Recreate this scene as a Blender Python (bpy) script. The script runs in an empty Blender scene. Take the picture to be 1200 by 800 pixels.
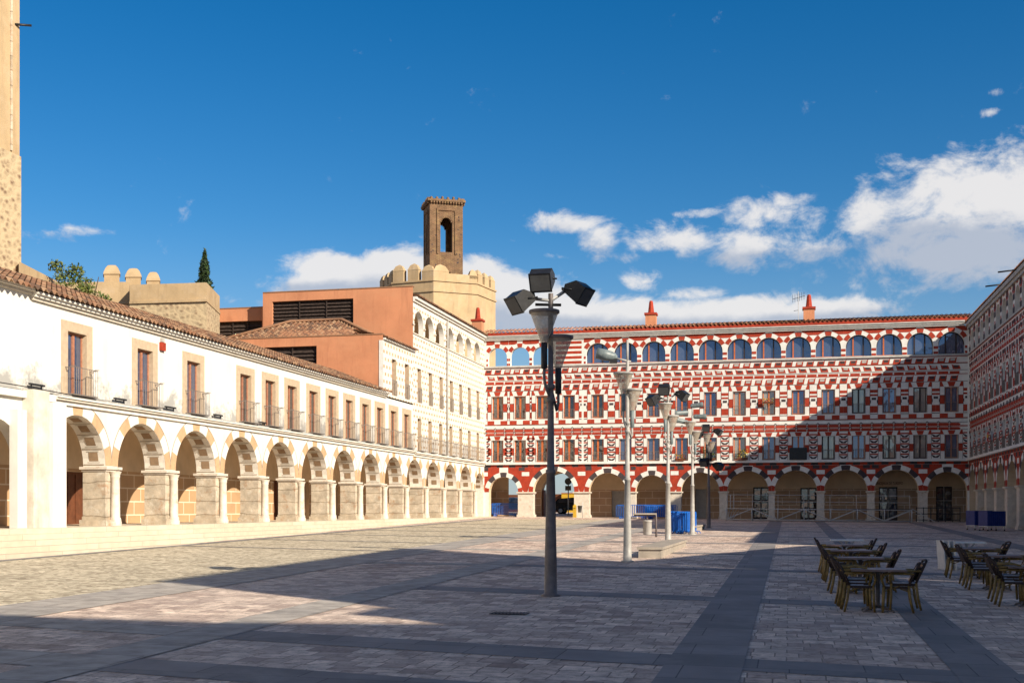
import bpy, bmesh, math, random
from math import sin, cos, pi, radians, sqrt, atan2, tan
from mathutils import Vector, Matrix
random.seed(7)
S = bpy.context.scene
COL = S.collection
EYE = 2.0                      # the eye is 2 m above the ground under it; heights below ("z") are relative to the eye
THETA = radians(13.07)
UL, UR, WR = -24.4, 13.1, 95.0 # planes of the white arcade, the right arcade and the red front

# ------------------------------------------------------------------ camera, sky, sun, exposure
cd = bpy.data.cameras.new('camera'); cam = bpy.data.objects.new('camera', cd); COL.objects.link(cam)
cam.location = (0, 0, EYE); cam.rotation_euler = (radians(90), 0, THETA)
cd.lens = 42.0; cd.sensor_width = 36.0; cd.shift_y = 196/1200; cd.clip_end = 5000; cd.clip_start = 0.2
S.camera = cam
SUNV = Vector((1, -.62, .611)).normalized()
EXPOSURE, SUN_E, SKY_E = 0.74, 5.0, 0.058
S.view_settings.view_transform = 'Standard'; S.view_settings.look = 'None'
S.view_settings.exposure = EXPOSURE; S.view_settings.gamma = 1; S.view_settings.use_curve_mapping = False
sd = bpy.data.lights.new('sun', 'SUN'); sun = bpy.data.objects.new('sun', sd); COL.objects.link(sun)
sd.energy = SUN_E; sd.angle = radians(.5); sd.color = (1, .90, .74)
sun.rotation_euler = SUNV.to_track_quat('Z', 'Y').to_euler(); sun.location = (30, -20, 40)

W = bpy.data.worlds.new('World'); S.world = W; W.use_nodes = True
nt = W.node_tree; N = nt.nodes; L = nt.links; N.clear()
def nd(t, **k):
    n = N.new(t)
    for a, b in k.items():
        if a == 'inp':
            for i, v in b.items(): n.inputs[i].default_value = v
        else: setattr(n, a, b)
    return n
def wm(op, a, b=None, c=None, clamp=False):
    n = N.new('ShaderNodeMath'); n.operation = op; n.use_clamp = clamp
    for i, v in enumerate((a, b, c)):
        if v is None: continue
        if isinstance(v, (int, float)): n.inputs[i].default_value = v
        else: L.new(v, n.inputs[i])
    return n.outputs[0]
sky = nd('ShaderNodeTexSky', sky_type='NISHITA', sun_disc=False)
sky.sun_elevation = math.asin(SUNV.z); sky.sun_rotation = atan2(SUNV.x, SUNV.y)
sky.altitude = 200; sky.air_density = 1.0; sky.dust_density = .3; sky.ozone_density = 3.0
hs = nd('ShaderNodeHueSaturation', inp={'Hue': .502, 'Saturation': 1.42, 'Value': 1.12}); L.new(sky.outputs[0], hs.inputs['Color'])
tc = nd('ShaderNodeTexCoord'); sp = nd('ShaderNodeSeparateXYZ'); L.new(tc.outputs['Generated'], sp.inputs[0])
az = wm('ARCTAN2', sp.outputs[0], sp.outputs[1]); el = wm('ARCSINE', sp.outputs[2])
def ae(x, y):                  # bearing and height above the horizon of a cloud
    a = math.atan((x-600)/1400); return a-THETA, math.atan((596-y)/1400*cos(a))
CLOUDS = [(1110,225,70,34,1.1),(1185,235,60,46,1.1),(1040,245,40,26,1.),(1140,290,120,34,1.1),(1070,262,60,30,1.),(1250,250,90,60,1.),(1330,300,80,50,1.),
 (905,255,42,20,1.),(895,288,58,22,1.),(950,294,40,14,.9),(860,300,40,12,.8),(655,262,42,10,.95),(705,284,22,16,.95),(780,282,50,15,.95),(740,300,30,8,.6),
 (748,328,22,12,.85),(815,345,50,10,.8),(600,282,18,4,.6),(820,250,30,5,.6),(640,300,30,5,.55),(400,320,50,17,1.4),(470,310,50,16,1.4),(365,332,30,12,1.2),(430,340,80,20,1.5),(560,322,32,18,1.3),(570,350,60,28,1.5),(640,366,60,22,1.5),(740,374,95,19,1.5),(860,371,95,18,1.5),(960,366,60,14,1.4),
 (295,354,40,8,.7),(98,270,28,8,.85),(60,276,34,7,.7),(1165,108,10,5,.7),(1160,132,12,5,.7),(1185,165,18,5,.6)]
acc = None; accl = None
for (x, y, rx, ry, wt) in CLOUDS:
    a, e = ae(x, y); sx = rx/1400*1.28; sy = ry/1400*1.25
    dx = wm('MULTIPLY', wm('SUBTRACT', az, a), 1/sx); dy = wm('MULTIPLY', wm('SUBTRACT', el, e), 1/sy)
    d = wm('MULTIPLY_ADD', dx, dx, wm('MULTIPLY', dy, dy))
    m = wm('MULTIPLY', wm('EXPONENT', wm('MULTIPLY', d, -.75)), wt)
    acc = m if acc is None else wm('SMOOTH_MAX', acc, m, .15)
    g_ = wm('MULTIPLY', m, dy); accl = g_ if accl is None else wm('ADD', accl, g_)
cxy = nd('ShaderNodeCombineXYZ'); L.new(az, cxy.inputs[0]); L.new(wm('MULTIPLY', el, 1.5), cxy.inputs[1])
nz = nd('ShaderNodeTexNoise', inp={'Scale': 17.0, 'Detail': 10.0, 'Roughness': .66, 'Distortion': .5}); L.new(cxy.outputs[0], nz.inputs['Vector'])
nz2 = nd('ShaderNodeTexNoise', inp={'Scale': 42.0, 'Detail': 6.0, 'Roughness': .6}); L.new(cxy.outputs[0], nz2.inputs['Vector'])
dens = wm('ADD', acc, wm('MULTIPLY', wm('SUBTRACT', nz.outputs[0], .5), 1.9))
dens = wm('ADD', dens, wm('MULTIPLY', wm('SUBTRACT', nz2.outputs[0], .5), .9))
mr = nd('ShaderNodeMapRange', interpolation_type='SMOOTHSTEP', inp={'From Min': .40, 'From Max': 1.0, 'To Min': 0, 'To Max': .93}); L.new(dens, mr.inputs['Value'])
low = nd('ShaderNodeMapRange', interpolation_type='SMOOTHSTEP', inp={'From Min': .24, 'From Max': .02, 'To Min': 0., 'To Max': 0.25}); L.new(el, low.inputs['Value'])
sh = nd('ShaderNodeMapRange', interpolation_type='SMOOTHSTEP', inp={'From Min': -.75, 'From Max': .45, 'To Min': 0, 'To Max': 1})
L.new(wm('ADD', accl, wm('MULTIPLY', wm('SUBTRACT', nz2.outputs[0], .5), 1.6)), sh.inputs['Value'])
cm = nd('ShaderNodeMix', data_type='RGBA'); L.new(sh.outputs[0], cm.inputs['Factor'])
cm.inputs[6].default_value = (5.0, 5.5, 6.5, 1); cm.inputs[7].default_value = (8.9, 8.7, 8.6, 1)
lowm = nd('ShaderNodeMix', data_type='RGBA'); L.new(wm('MULTIPLY', low.outputs[0], 2.6, clamp=True), lowm.inputs['Factor']); L.new(hs.outputs[0], lowm.inputs[6]); lowm.inputs[7].default_value = (3.3, 4.4, 6.0, 1)
# broken cloud added in the unseen sky behind the viewer to whiten the fill light
cd3 = nd('ShaderNodeTexNoise', inp={'Scale': 2.6, 'Detail': 6.0, 'Roughness': .6}); L.new(tc.outputs['Generated'], cd3.inputs['Vector'])
back = nd('ShaderNodeMapRange', interpolation_type='SMOOTHSTEP', inp={'From Min': .25, 'From Max': -.35, 'To Min': 0, 'To Max': 1}); L.new(wm('MULTIPLY_ADD', sp.outputs[0], .0, sp.outputs[1]), back.inputs['Value'])
up = nd('ShaderNodeMapRange', interpolation_type='SMOOTHSTEP', inp={'From Min': .16, 'From Max': .32, 'To Min': 0, 'To Max': 1}); L.new(el, up.inputs['Value'])
bk = nd('ShaderNodeMapRange', interpolation_type='SMOOTHSTEP', inp={'From Min': .46, 'From Max': .60, 'To Min': 0, 'To Max': .6}); L.new(cd3.outputs[0], bk.inputs['Value'])
cover = wm('MAXIMUM', mr.outputs[0], wm('MULTIPLY', wm('MULTIPLY', back.outputs[0], up.outputs[0]), bk.outputs[0]))
mx = nd('ShaderNodeMix', data_type='RGBA'); L.new(cover, mx.inputs['Factor']); L.new(lowm.outputs[2], mx.inputs[6]); L.new(cm.outputs[2], mx.inputs[7])
bg = nd('ShaderNodeBackground', inp={'Strength': SKY_E}); L.new(mx.outputs[2], bg.inputs['Color'])
wo = nd('ShaderNodeOutputWorld'); L.new(bg.outputs[0], wo.inputs['Surface'])

# ------------------------------------------------------------------ materials
MATS = {}
def mat(name, col, rough=.8, var=.12, scale=3., bump=.0, bscale=30., metal=0., spec=.3, stain=None, brick=None, noise2=None, trans=0):
    if name in MATS: return MATS[name]
    m = bpy.data.materials.new(name); m.use_nodes = True; t = m.node_tree; n = t.nodes; l = t.links
    b = n['Principled BSDF']; b.inputs['Roughness'].default_value = rough; b.inputs['Metallic'].default_value = metal
    b.inputs['Specular IOR Level'].default_value = spec
    if trans: b.inputs['Transmission Weight'].default_value = trans
    c = n.new('ShaderNodeTexCoord'); pos = c.outputs['Object']
    g = n.new('ShaderNodeNewGeometry'); pos = g.outputs['Position']
    def mix(fac, a, bb, mode='MIX'):
        x = n.new('ShaderNodeMix'); x.data_type = 'RGBA'; x.blend_type = mode
        for i, v in ((0, fac), (6, a), (7, bb)):
            if isinstance(v, (int, float)): x.inputs[i].default_value = v
            elif isinstance(v, tuple): x.inputs[i].default_value = (*v[:3], 1)
            else: l.new(v, x.inputs[i])
        return x.outputs[2]
    def noise(sc, det=5, rg=.6):
        x = n.new('ShaderNodeTexNoise'); x.inputs['Scale'].default_value = sc; x.inputs['Detail'].default_value = det; x.inputs['Roughness'].default_value = rg
        l.new(pos, x.inputs['Vector']); return x.outputs[0]
    def ramp(v, a, bb, lo=0., hi=1.):
        x = n.new('ShaderNodeMapRange'); x.inputs[1].default_value = a; x.inputs[2].default_value = bb; x.inputs[3].default_value = lo; x.inputs[4].default_value = hi
        l.new(v, x.inputs[0]); return x.outputs[0]
    dark = tuple(v*(1-var*2.2) for v in col); lite = tuple(min(.9, v*(1+var)) for v in col)
    f = ramp(noise(scale), .3, .7)
    if brick:                                     # masonry: brick = dict(w,h,mortar,col2,mcol,plane)
        mp = n.new('ShaderNodeSeparateXYZ'); l.new(pos, mp.inputs[0]); cb = n.new('ShaderNodeCombineXYZ')
        pl = brick.get('plane', 'xz'); ix = {'x': 0, 'y': 1, 'z': 2}
        l.new(mp.outputs[ix[pl[0]]], cb.inputs[0]); l.new(mp.outputs[ix[pl[1]]], cb.inputs[1])
        vec = cb.outputs[0]
        if brick.get('warp'):
            nn = n.new('ShaderNodeTexNoise'); nn.inputs['Scale'].default_value = 1.3; l.new(pos, nn.inputs['Vector'])
            vm = n.new('ShaderNodeVectorMath'); vm.operation = 'MULTIPLY_ADD'; vm.inputs[1].default_value = (brick['warp'],)*3
            l.new(nn.outputs['Color'], vm.inputs[0]); l.new(vec, vm.inputs[2]); vec = vm.outputs[0]
        bt = n.new('ShaderNodeTexBrick'); l.new(vec, bt.inputs['Vector'])
        bt.offset = brick.get('offset', .5)
        bt.inputs['Scale'].default_value = 1; bt.inputs['Brick Width'].default_value = brick['w']; bt.inputs['Row Height'].default_value = brick['h']
        bt.inputs['Mortar Size'].default_value = brick['mortar']; bt.inputs['Mortar Smooth'].default_value = .1
        bt.inputs['Color1'].default_value = (*col, 1); bt.inputs['Color2'].default_value = (*brick['col2'], 1); bt.inputs['Mortar'].default_value = (*brick['mcol'], 1)
        base = mix(1.0, bt.outputs['Color'], mix(f, (1-var*2,)*3, (1+var*.6,)*3), 'MULTIPLY')
        hgt = bt.outputs['Fac']
    else:
        base = mix(f, dark, lite); hgt = None
    if noise2:                                    # (scale, colour, lo, hi): blotches of another colour
        for q in (noise2 if isinstance(noise2, list) else [noise2]):
            base = mix(ramp(noise(q[0], 7, .7), q[2], q[3], 0, q[4] if len(q) > 4 else 1), base, q[1])
    if stain:                                     # rain streaks: (colour, strength)
        mp2 = n.new('ShaderNodeMapping'); mp2.inputs['Scale'].default_value = (1.6, 1.6, .16); l.new(pos, mp2.inputs[0])
        x = n.new('ShaderNodeTexNoise'); x.inputs['Scale'].default_value = 1.5; x.inputs['Detail'].default_value = 8; x.inputs['Roughness'].default_value = .7; l.new(mp2.outputs[0], x.inputs['Vector'])
        base = mix(ramp(x.outputs[0], .52, .8, 0, stain[1]), base, stain[0])
    l.new(base, b.inputs['Base Color'])
    if bump:
        bp = n.new('ShaderNodeBump'); bp.inputs['Strength'].default_value = bump; bp.inputs['Distance'].default_value = .02
        h = noise(bscale, 6, .65)
        if hgt is not None:
            mm = n.new('ShaderNodeMath'); mm.operation = 'MULTIPLY_ADD'; l.new(hgt, mm.inputs[0]); mm.inputs[1].default_value = -.8; l.new(h, mm.inputs[2]); h = mm.outputs[0]
        l.new(h, bp.inputs['Height']); l.new(bp.outputs[0], b.inputs['Normal'])
    MATS[name] = m; return m
WHITE = mat('limewash', (.68, .645, .58), .9, .05, .7, .25, 9, stain=((.50, .43, .34), .5), noise2=(.5, (.58, .52, .44), .52, .8, .6))
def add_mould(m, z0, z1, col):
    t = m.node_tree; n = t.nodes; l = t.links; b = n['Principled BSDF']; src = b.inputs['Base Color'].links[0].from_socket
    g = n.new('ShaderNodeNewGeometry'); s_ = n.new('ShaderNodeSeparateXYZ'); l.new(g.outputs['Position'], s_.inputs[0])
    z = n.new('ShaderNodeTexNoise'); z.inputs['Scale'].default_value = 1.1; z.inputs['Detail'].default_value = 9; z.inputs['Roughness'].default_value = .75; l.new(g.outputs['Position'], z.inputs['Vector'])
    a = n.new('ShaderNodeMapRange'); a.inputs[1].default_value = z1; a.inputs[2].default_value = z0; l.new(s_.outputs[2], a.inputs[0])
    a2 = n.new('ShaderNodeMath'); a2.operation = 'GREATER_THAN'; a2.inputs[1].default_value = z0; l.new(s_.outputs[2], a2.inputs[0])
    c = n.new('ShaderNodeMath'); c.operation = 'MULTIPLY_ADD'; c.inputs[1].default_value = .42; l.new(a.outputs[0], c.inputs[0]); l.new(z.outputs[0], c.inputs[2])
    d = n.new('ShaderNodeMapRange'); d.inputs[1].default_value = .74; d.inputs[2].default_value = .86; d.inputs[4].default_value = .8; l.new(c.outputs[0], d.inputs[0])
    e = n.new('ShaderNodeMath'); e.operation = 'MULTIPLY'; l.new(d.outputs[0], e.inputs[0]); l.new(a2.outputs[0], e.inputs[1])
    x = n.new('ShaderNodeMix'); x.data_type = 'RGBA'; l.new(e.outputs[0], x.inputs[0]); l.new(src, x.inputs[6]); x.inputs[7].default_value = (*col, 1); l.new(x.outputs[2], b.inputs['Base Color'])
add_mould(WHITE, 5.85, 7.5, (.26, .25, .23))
TRIM = mat('painted_trim', (.58, .52, .43), .8, .08, 2, .15, 20, stain=((.40, .33, .26), .6))
TAN = mat('tan_voussoir', (.50, .32, .18), .85, .08, 4, .2, 25)
SURR = mat('sandstone_surround', (.47, .355, .24), .85, .08, 5, .2, 25)
STONE = mat('worn_granite', (.47, .38, .27), .85, .18, 2.4, .9, 9, brick=dict(w=3., h=.62, mortar=.02, col2=(.52, .44, .34), mcol=(.33, .26, .18), plane='xz', warp=.25), noise2=[(1.9, (.34, .19, .10), .54, .68, .8), (3.1, (.60, .55, .46), .55, .68, .7)])
PALE = mat('pale_marble', (.60, .53, .44), .6, .08, 4, .3, 14, noise2=(2.6, (.40, .25, .15), .55, .7, .75))
STEP = mat('step_stone', (.60, .51, .39), .8, .07, 2, .3, 18, brick=dict(w=2.7, h=9.0, mortar=.010, col2=(.52, .44, .33), mcol=(.34, .28, .21), plane='yx'), noise2=(1.5, (.5, .36, .24), .6, .8, .5))
OUTL = mat('incised_outline', (.30, .23, .16), .9, .1, 5)
RED = mat('red_oxide_paint', (.35, .038, .015), .8, .14, 3, .1, 30, noise2=(.8, (.26, .040, .024), .5, .75, .7))
CREAMW = mat('white_stucco', (.68, .65, .60), .85, .07, 2, .1, 30, stain=((.5, .45, .4), .35))
CHAR = mat('charcoal_stucco_and_shadow', (.055, .042, .045), .85, .15, 3, .1, 30)
GREYT = mat('grey_cornice', (.40, .38, .35), .8, .1, 3, .1, 30)
OCHRE_IN = mat('ochre_plaster', (.62, .47, .31), .9, .08, .8, .2, 14, noise2=(.9, (.66, .54, .40), .5, .8, .6))
ASHX = mat('painted_ashlar_y', (.47, .29, .15), .9, .07, 1, .15, 20, brick=dict(w=1.1, h=.58, mortar=.028, col2=(.42, .27, .15), mcol=(.66, .54, .40), plane='yz'))
ASHY = mat('painted_ashlar_x', (.46, .30, .19), .9, .07, 1, .15, 20, brick=dict(w=1.1, h=.58, mortar=.028, col2=(.40, .27, .17), mcol=(.62, .50, .37), plane='xz'))
COFF = mat('coffer_panel', (.30, .20, .12), .9, .08, 5)
COFW = mat('coffer_plaster', (.74, .68, .59), .9, .06, 5, .2, 20)
ORANGE = mat('orange_render', (.53, .225, .115), .9, .07, .8, .15, 18, stain=((.30, .11, .06), .75), noise2=(.5, (.56, .28, .15), .45, .8, .6))
LOUV = mat('weathered_board', (.045, .030, .024), .8, .3, 6, .4, 12, noise2=(4., (.12, .09, .07), .6, .8, .6))
TAPIA = mat('rammed_earth_render', (.45, .32, .18), .95, .08, .9, .35, 7, stain=((.24, .16, .09), .7), noise2=(1.1, (.50, .38, .25), .5, .75, .7))
RUBBLE = None
STAINED = mat('stained_old_plaster', (.62, .56, .47), .9, .12, 1.2, .5, 12, stain=((.30, .25, .20), .85), noise2=(1.4, (.42, .33, .25), .5, .75, .7))
TURB = mat('old_brick', (.19, .095, .048), .95, .2, 2, .7, 12, brick=dict(w=.34, h=.12, mortar=.02, col2=(.14, .075, .04), mcol=(.25, .17, .10), plane='xz', warp=.05), noise2=[(1.6, (.32, .21, .09), .52, .72, .7), (4., (.07, .04, .025), .60, .68, .9)])
WOOD = mat('red_brown_joinery', (.36, .15, .085), .5, .15, 8, .1, 30)
WOODO = mat('orange_joinery', (.46, .12, .035), .45, .12, 8)
DARKW = mat('dark_and_shaded_joinery', (.035, .02, .016), .5, .2, 8)
RAILM = mat('weathered_balcony_iron', (.20, .17, .15), .6, .2, 20)
IRON = mat('wrought_iron', (.05, .048, .05), .5, .2, 20, metal=.6)
GALV = mat('galvanised_steel', (.50, .49, .47), .5, .1, 20, metal=.15)
LAMPG = mat('light_grey_post_paint', (.36, .34, .31), .42, .08, 8, .05, 40, noise2=(6, (.3, .26, .22), .62, .8, .5))
LAMPD = mat('dark_grey_metal_and_post_shade', (.15, .125, .12), .45, .12, 8, .05, 40, noise2=(5, (.10, .07, .055), .55, .75, .7))  # dark metal; on lamp posts the shade is put into the colour
BLACKP = mat('black_plastic', (.018, .018, .02), .4, .2, 10)
SPOTG = mat('spot_grey', (.16, .19, .19), .4, .15, 10)
BLUEP = mat('blue_barrier_paint', (.010, .13, .52), .4, .15, 6)
BLUED = mat('dark_blue_plastic', (.012, .03, .16), .45, .1, 5)
CONC = mat('concrete', (.33, .285, .235), .85, .1, 3, .3, 25, noise2=(2, (.36, .31, .26), .55, .75, .5))
BAMB = mat('bamboo_frame', (.20, .125, .035), .4, .25, 14)
WICK = mat('dark_wicker', (.045, .026, .022), .6, .3, 60, .6, 120)
SEATM = mat('woven_seat', (.30, .33, .42), .6, .15, 60, .4, 120)
BACKP = mat('wicker_back_edge', (.50, .30, .19), .6, .15, 30)
TABT = mat('table_top_laminate', (.17, .115, .105), .35, .15, 6)
TABW = mat('white_table_top', (.62, .60, .57), .4, .06, 6)
FOLI = mat('leaf_green', (.055, .095, .025), .6, .4, 6)
FOLY = mat('leaf_yellow_green', (.13, .15, .03), .6, .3, 6)
FOLC = mat('cypress_green', (.030, .055, .022), .7, .4, 6)
BARK = mat('bark', (.12, .08, .05), .9, .2, 6, .5, 20)
YELW = mat('yellow_paint', (.50, .31, .03), .5, .06, 4)
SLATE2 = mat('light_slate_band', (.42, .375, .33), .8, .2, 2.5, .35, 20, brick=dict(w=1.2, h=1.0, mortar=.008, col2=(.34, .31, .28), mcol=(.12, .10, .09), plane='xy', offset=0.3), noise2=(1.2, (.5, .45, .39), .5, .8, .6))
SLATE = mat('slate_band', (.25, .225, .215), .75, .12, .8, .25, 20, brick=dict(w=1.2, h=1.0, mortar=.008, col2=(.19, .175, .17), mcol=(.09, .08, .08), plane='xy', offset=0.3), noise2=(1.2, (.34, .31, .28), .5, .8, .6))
FLOWR = mat('red_flower', (.5, .03, .02), .6, .2, 20)
FLOWY = mat('yellow_flower', (.6, .42, .03), .6, .2, 20)
BROWN = mat('brown_door', (.13, .045, .02), .6, .15, 4)
CARD = mat('black_car_paint', (.012, .014, .013), .2, .1, 3, spec=.6)
CARS = mat('silver_car_paint', (.42, .43, .44), .3, .05, 3, metal=.4, spec=.6)
RUBR = mat('rubber', (.02, .02, .02), .8, .1, 5)
SHUT = mat('grey_shutter', (.36, .34, .31), .5, .08, 3, .1, 20)
SIGNR = mat('sign_back_grey', (.08, .08, .08), .5, .1, 5)

def custom(name, fn):
    m = bpy.data.materials.new(name); m.use_nodes = True; t = m.node_tree
    fn(t, t.nodes, t.links, t.nodes['Principled BSDF']); MATS[name] = m; return m
def f_rubble(t, n, l, b):
    g = n.new('ShaderNodeNewGeometry'); mp = n.new('ShaderNodeMapping'); mp.inputs['Scale'].default_value = (1, 1, 1.35); l.new(g.outputs['Position'], mp.inputs[0])
    nz = n.new('ShaderNodeTexNoise'); nz.inputs['Scale'].default_value = 2.5; l.new(mp.outputs[0], nz.inputs[0])
    vm = n.new('ShaderNodeVectorMath'); vm.operation = 'MULTIPLY_ADD'; vm.inputs[1].default_value = (.25,)*3; l.new(nz.outputs['Color'], vm.inputs[0]); l.new(mp.outputs[0], vm.inputs[2])
    v = n.new('ShaderNodeTexVoronoi'); v.inputs['Scale'].default_value = 3.2; l.new(vm.outputs[0], v.inputs['Vector'])
    r = n.new('ShaderNodeValToRGB'); r.color_ramp.elements[0].position = .1; r.color_ramp.elements[0].color = (.17, .10, .06, 1); r.color_ramp.elements[1].position = .55; r.color_ramp.elements[1].color = (.46, .35, .21, 1)
    l.new(v.outputs['Distance'], r.inputs[0])
    sc = n.new('ShaderNodeSeparateColor'); l.new(v.outputs['Color'], sc.inputs[0])
    mr = n.new('ShaderNodeMapRange'); mr.inputs[1].default_value = .25; mr.inputs[2].default_value = 1.; mr.inputs[4].default_value = .6; l.new(sc.outputs[0], mr.inputs[0])
    x = n.new('ShaderNodeMix'); x.data_type = 'RGBA'; l.new(mr.outputs[0], x.inputs[0]); l.new(r.outputs[0], x.inputs[6]); x.inputs[7].default_value = (.46, .35, .21, 1)
    l.new(x.outputs[2], b.inputs['Base Color']); b.inputs['Roughness'].default_value = .95
    bp = n.new('ShaderNodeBump'); bp.inputs['Strength'].default_value = .8; bp.inputs['Distance'].default_value = .05; bp.invert = True; l.new(v.outputs['Distance'], bp.inputs['Height']); l.new(bp.outputs[0], b.inputs['Normal'])
RUBBLE = custom('rubble_masonry', f_rubble)
def f_glass(col):
    def f(t, n, l, b):
        b.inputs['Base Color'].default_value = (*col, 1); b.inputs['Roughness'].default_value = .03; b.inputs['Metallic'].default_value = .55
        b.inputs['IOR'].default_value = 1.8; b.inputs['Specular IOR Level'].default_value = .9
        g = n.new('ShaderNodeNewGeometry'); z = n.new('ShaderNodeTexNoise'); z.inputs['Scale'].default_value = .7; l.new(g.outputs['Position'], z.inputs[0])
        bp = n.new('ShaderNodeBump'); bp.inputs['Strength'].default_value = .12; bp.inputs['Distance'].default_value = .3; l.new(z.outputs[0], bp.inputs['Height']); l.new(bp.outputs[0], b.inputs['Normal'])
    return f
GLASS = custom('window_glass', f_glass((.12, .15, .24)))
GLASSD = custom('dark_window_glass', f_glass((.05, .052, .055)))
GLASSD.node_tree.nodes['Principled BSDF'].inputs['Metallic'].default_value = .2
def f_cone(t, n, l, b):
    b.inputs['Base Color'].default_value = (.40, .34, .27, 1); b.inputs['Roughness'].default_value = .2
    g = n.new('ShaderNodeNewGeometry'); z = n.new('ShaderNodeTexNoise'); z.inputs['Scale'].default_value = 14; l.new(g.outputs['Position'], z.inputs[0])
    r = n.new('ShaderNodeMapRange'); r.inputs[3].default_value = .35; r.inputs[4].default_value = .95; l.new(z.outputs[0], r.inputs[0]); l.new(r.outputs[0], b.inputs['Alpha'])
CONE = custom('cloudy_plastic_cone', f_cone)
def f_tile(a, bcol, c):
    def f(t, n, l, b):
        tc = n.new('ShaderNodeUVMap'); sp = n.new('ShaderNodeSeparateXYZ'); l.new(tc.outputs[0], sp.inputs[0])
        def fl(o):
            m = n.new('ShaderNodeMath'); m.operation = 'FLOOR'; l.new(o, m.inputs[0]); return m.outputs[0]
        cb = n.new('ShaderNodeCombineXYZ'); l.new(fl(sp.outputs[0]), cb.inputs[0]); l.new(fl(sp.outputs[1]), cb.inputs[1])
        w = n.new('ShaderNodeTexWhiteNoise'); l.new(cb.outputs[0], w.inputs[0])
        r = n.new('ShaderNodeValToRGB'); e = r.color_ramp.elements; e[0].position = 0; e[0].color = (*a, 1); e[1].position = 1; e[1].color = (*c, 1); m_ = e.new(.5); m_.color = (*bcol, 1)
        l.new(w.outputs[0], r.inputs[0])
        g = n.new('ShaderNodeNewGeometry'); z = n.new('ShaderNodeTexNoise'); z.inputs['Scale'].default_value = 5; z.inputs['Detail'].default_value = 6; l.new(g.outputs['Position'], z.inputs[0])
        mr = n.new('ShaderNodeMapRange'); mr.inputs[1].default_value = .5; mr.inputs[2].default_value = .75; mr.inputs[4].default_value = .7; l.new(z.outputs[0], mr.inputs[0])
        x = n.new('ShaderNodeMix'); x.data_type = 'RGBA'; l.new(mr.outputs[0], x.inputs[0]); l.new(r.outputs[0], x.inputs[6]); x.inputs[7].default_value = (.11, .09, .06, 1)
        l.new(x.outputs[2], b.inputs['Base Color']); b.inputs['Roughness'].default_value = .9
    return f
TILE = custom('barrel_tiles', f_tile((.10, .055, .035), (.24, .11, .055), (.34, .21, .12)))
TILER = custom('red_barrel_tiles', f_tile((.22, .085, .045), (.36, .13, .06), (.45, .24, .13)))
def f_sgraf(kind):
    def f(t, n, l, b):
        g = n.new('ShaderNodeNewGeometry'); s = n.new('ShaderNodeSeparateXYZ'); l.new(g.outputs['Position'], s.inputs[0])
        cb = n.new('ShaderNodeCombineXYZ'); l.new(s.outputs[1], cb.inputs[0]); l.new(s.outputs[2], cb.inputs[1])
        bt = n.new('ShaderNodeTexBrick'); l.new(cb.outputs[0], bt.inputs['Vector']); bt.inputs['Scale'].default_value = 1
        bt.inputs['Brick Width'].default_value = .62 if kind else .55; bt.inputs['Row Height'].default_value = .40 if kind else .46
        bt.inputs['Mortar Size'].default_value = .125 if kind else .13; bt.inputs['Mortar Smooth'].default_value = .0
        bt.inputs['Color1'].default_value = (.36, .235, .13, 1); bt.inputs['Color2'].default_value = (.46, .33, .21, 1); bt.inputs['Mortar'].default_value = (.64, .60, .53, 1)
        z = n.new('ShaderNodeTexNoise'); z.inputs['Scale'].default_value = 1.5; z.inputs['Detail'].default_value = 6; l.new(g.outputs['Position'], z.inputs[0])
        mr = n.new('ShaderNodeMapRange'); mr.inputs[1].default_value = .45; mr.inputs[2].default_value = .8; mr.inputs[4].default_value = .5; l.new(z.outputs[0], mr.inputs[0])
        x = n.new('ShaderNodeMix'); x.data_type = 'RGBA'; l.new(mr.outputs[0], x.inputs[0]); l.new(bt.outputs[0], x.inputs[6]); x.inputs[7].default_value = (.56, .48, .37, 1)
        l.new(x.outputs[2], b.inputs['Base Color']); b.inputs['Roughness'].default_value = .9
    return f
SGR = custom('cream_sgraffito_dashes', f_sgraf(1)); SGR2 = custom('cream_sgraffito_dots', f_sgraf(0))
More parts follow.
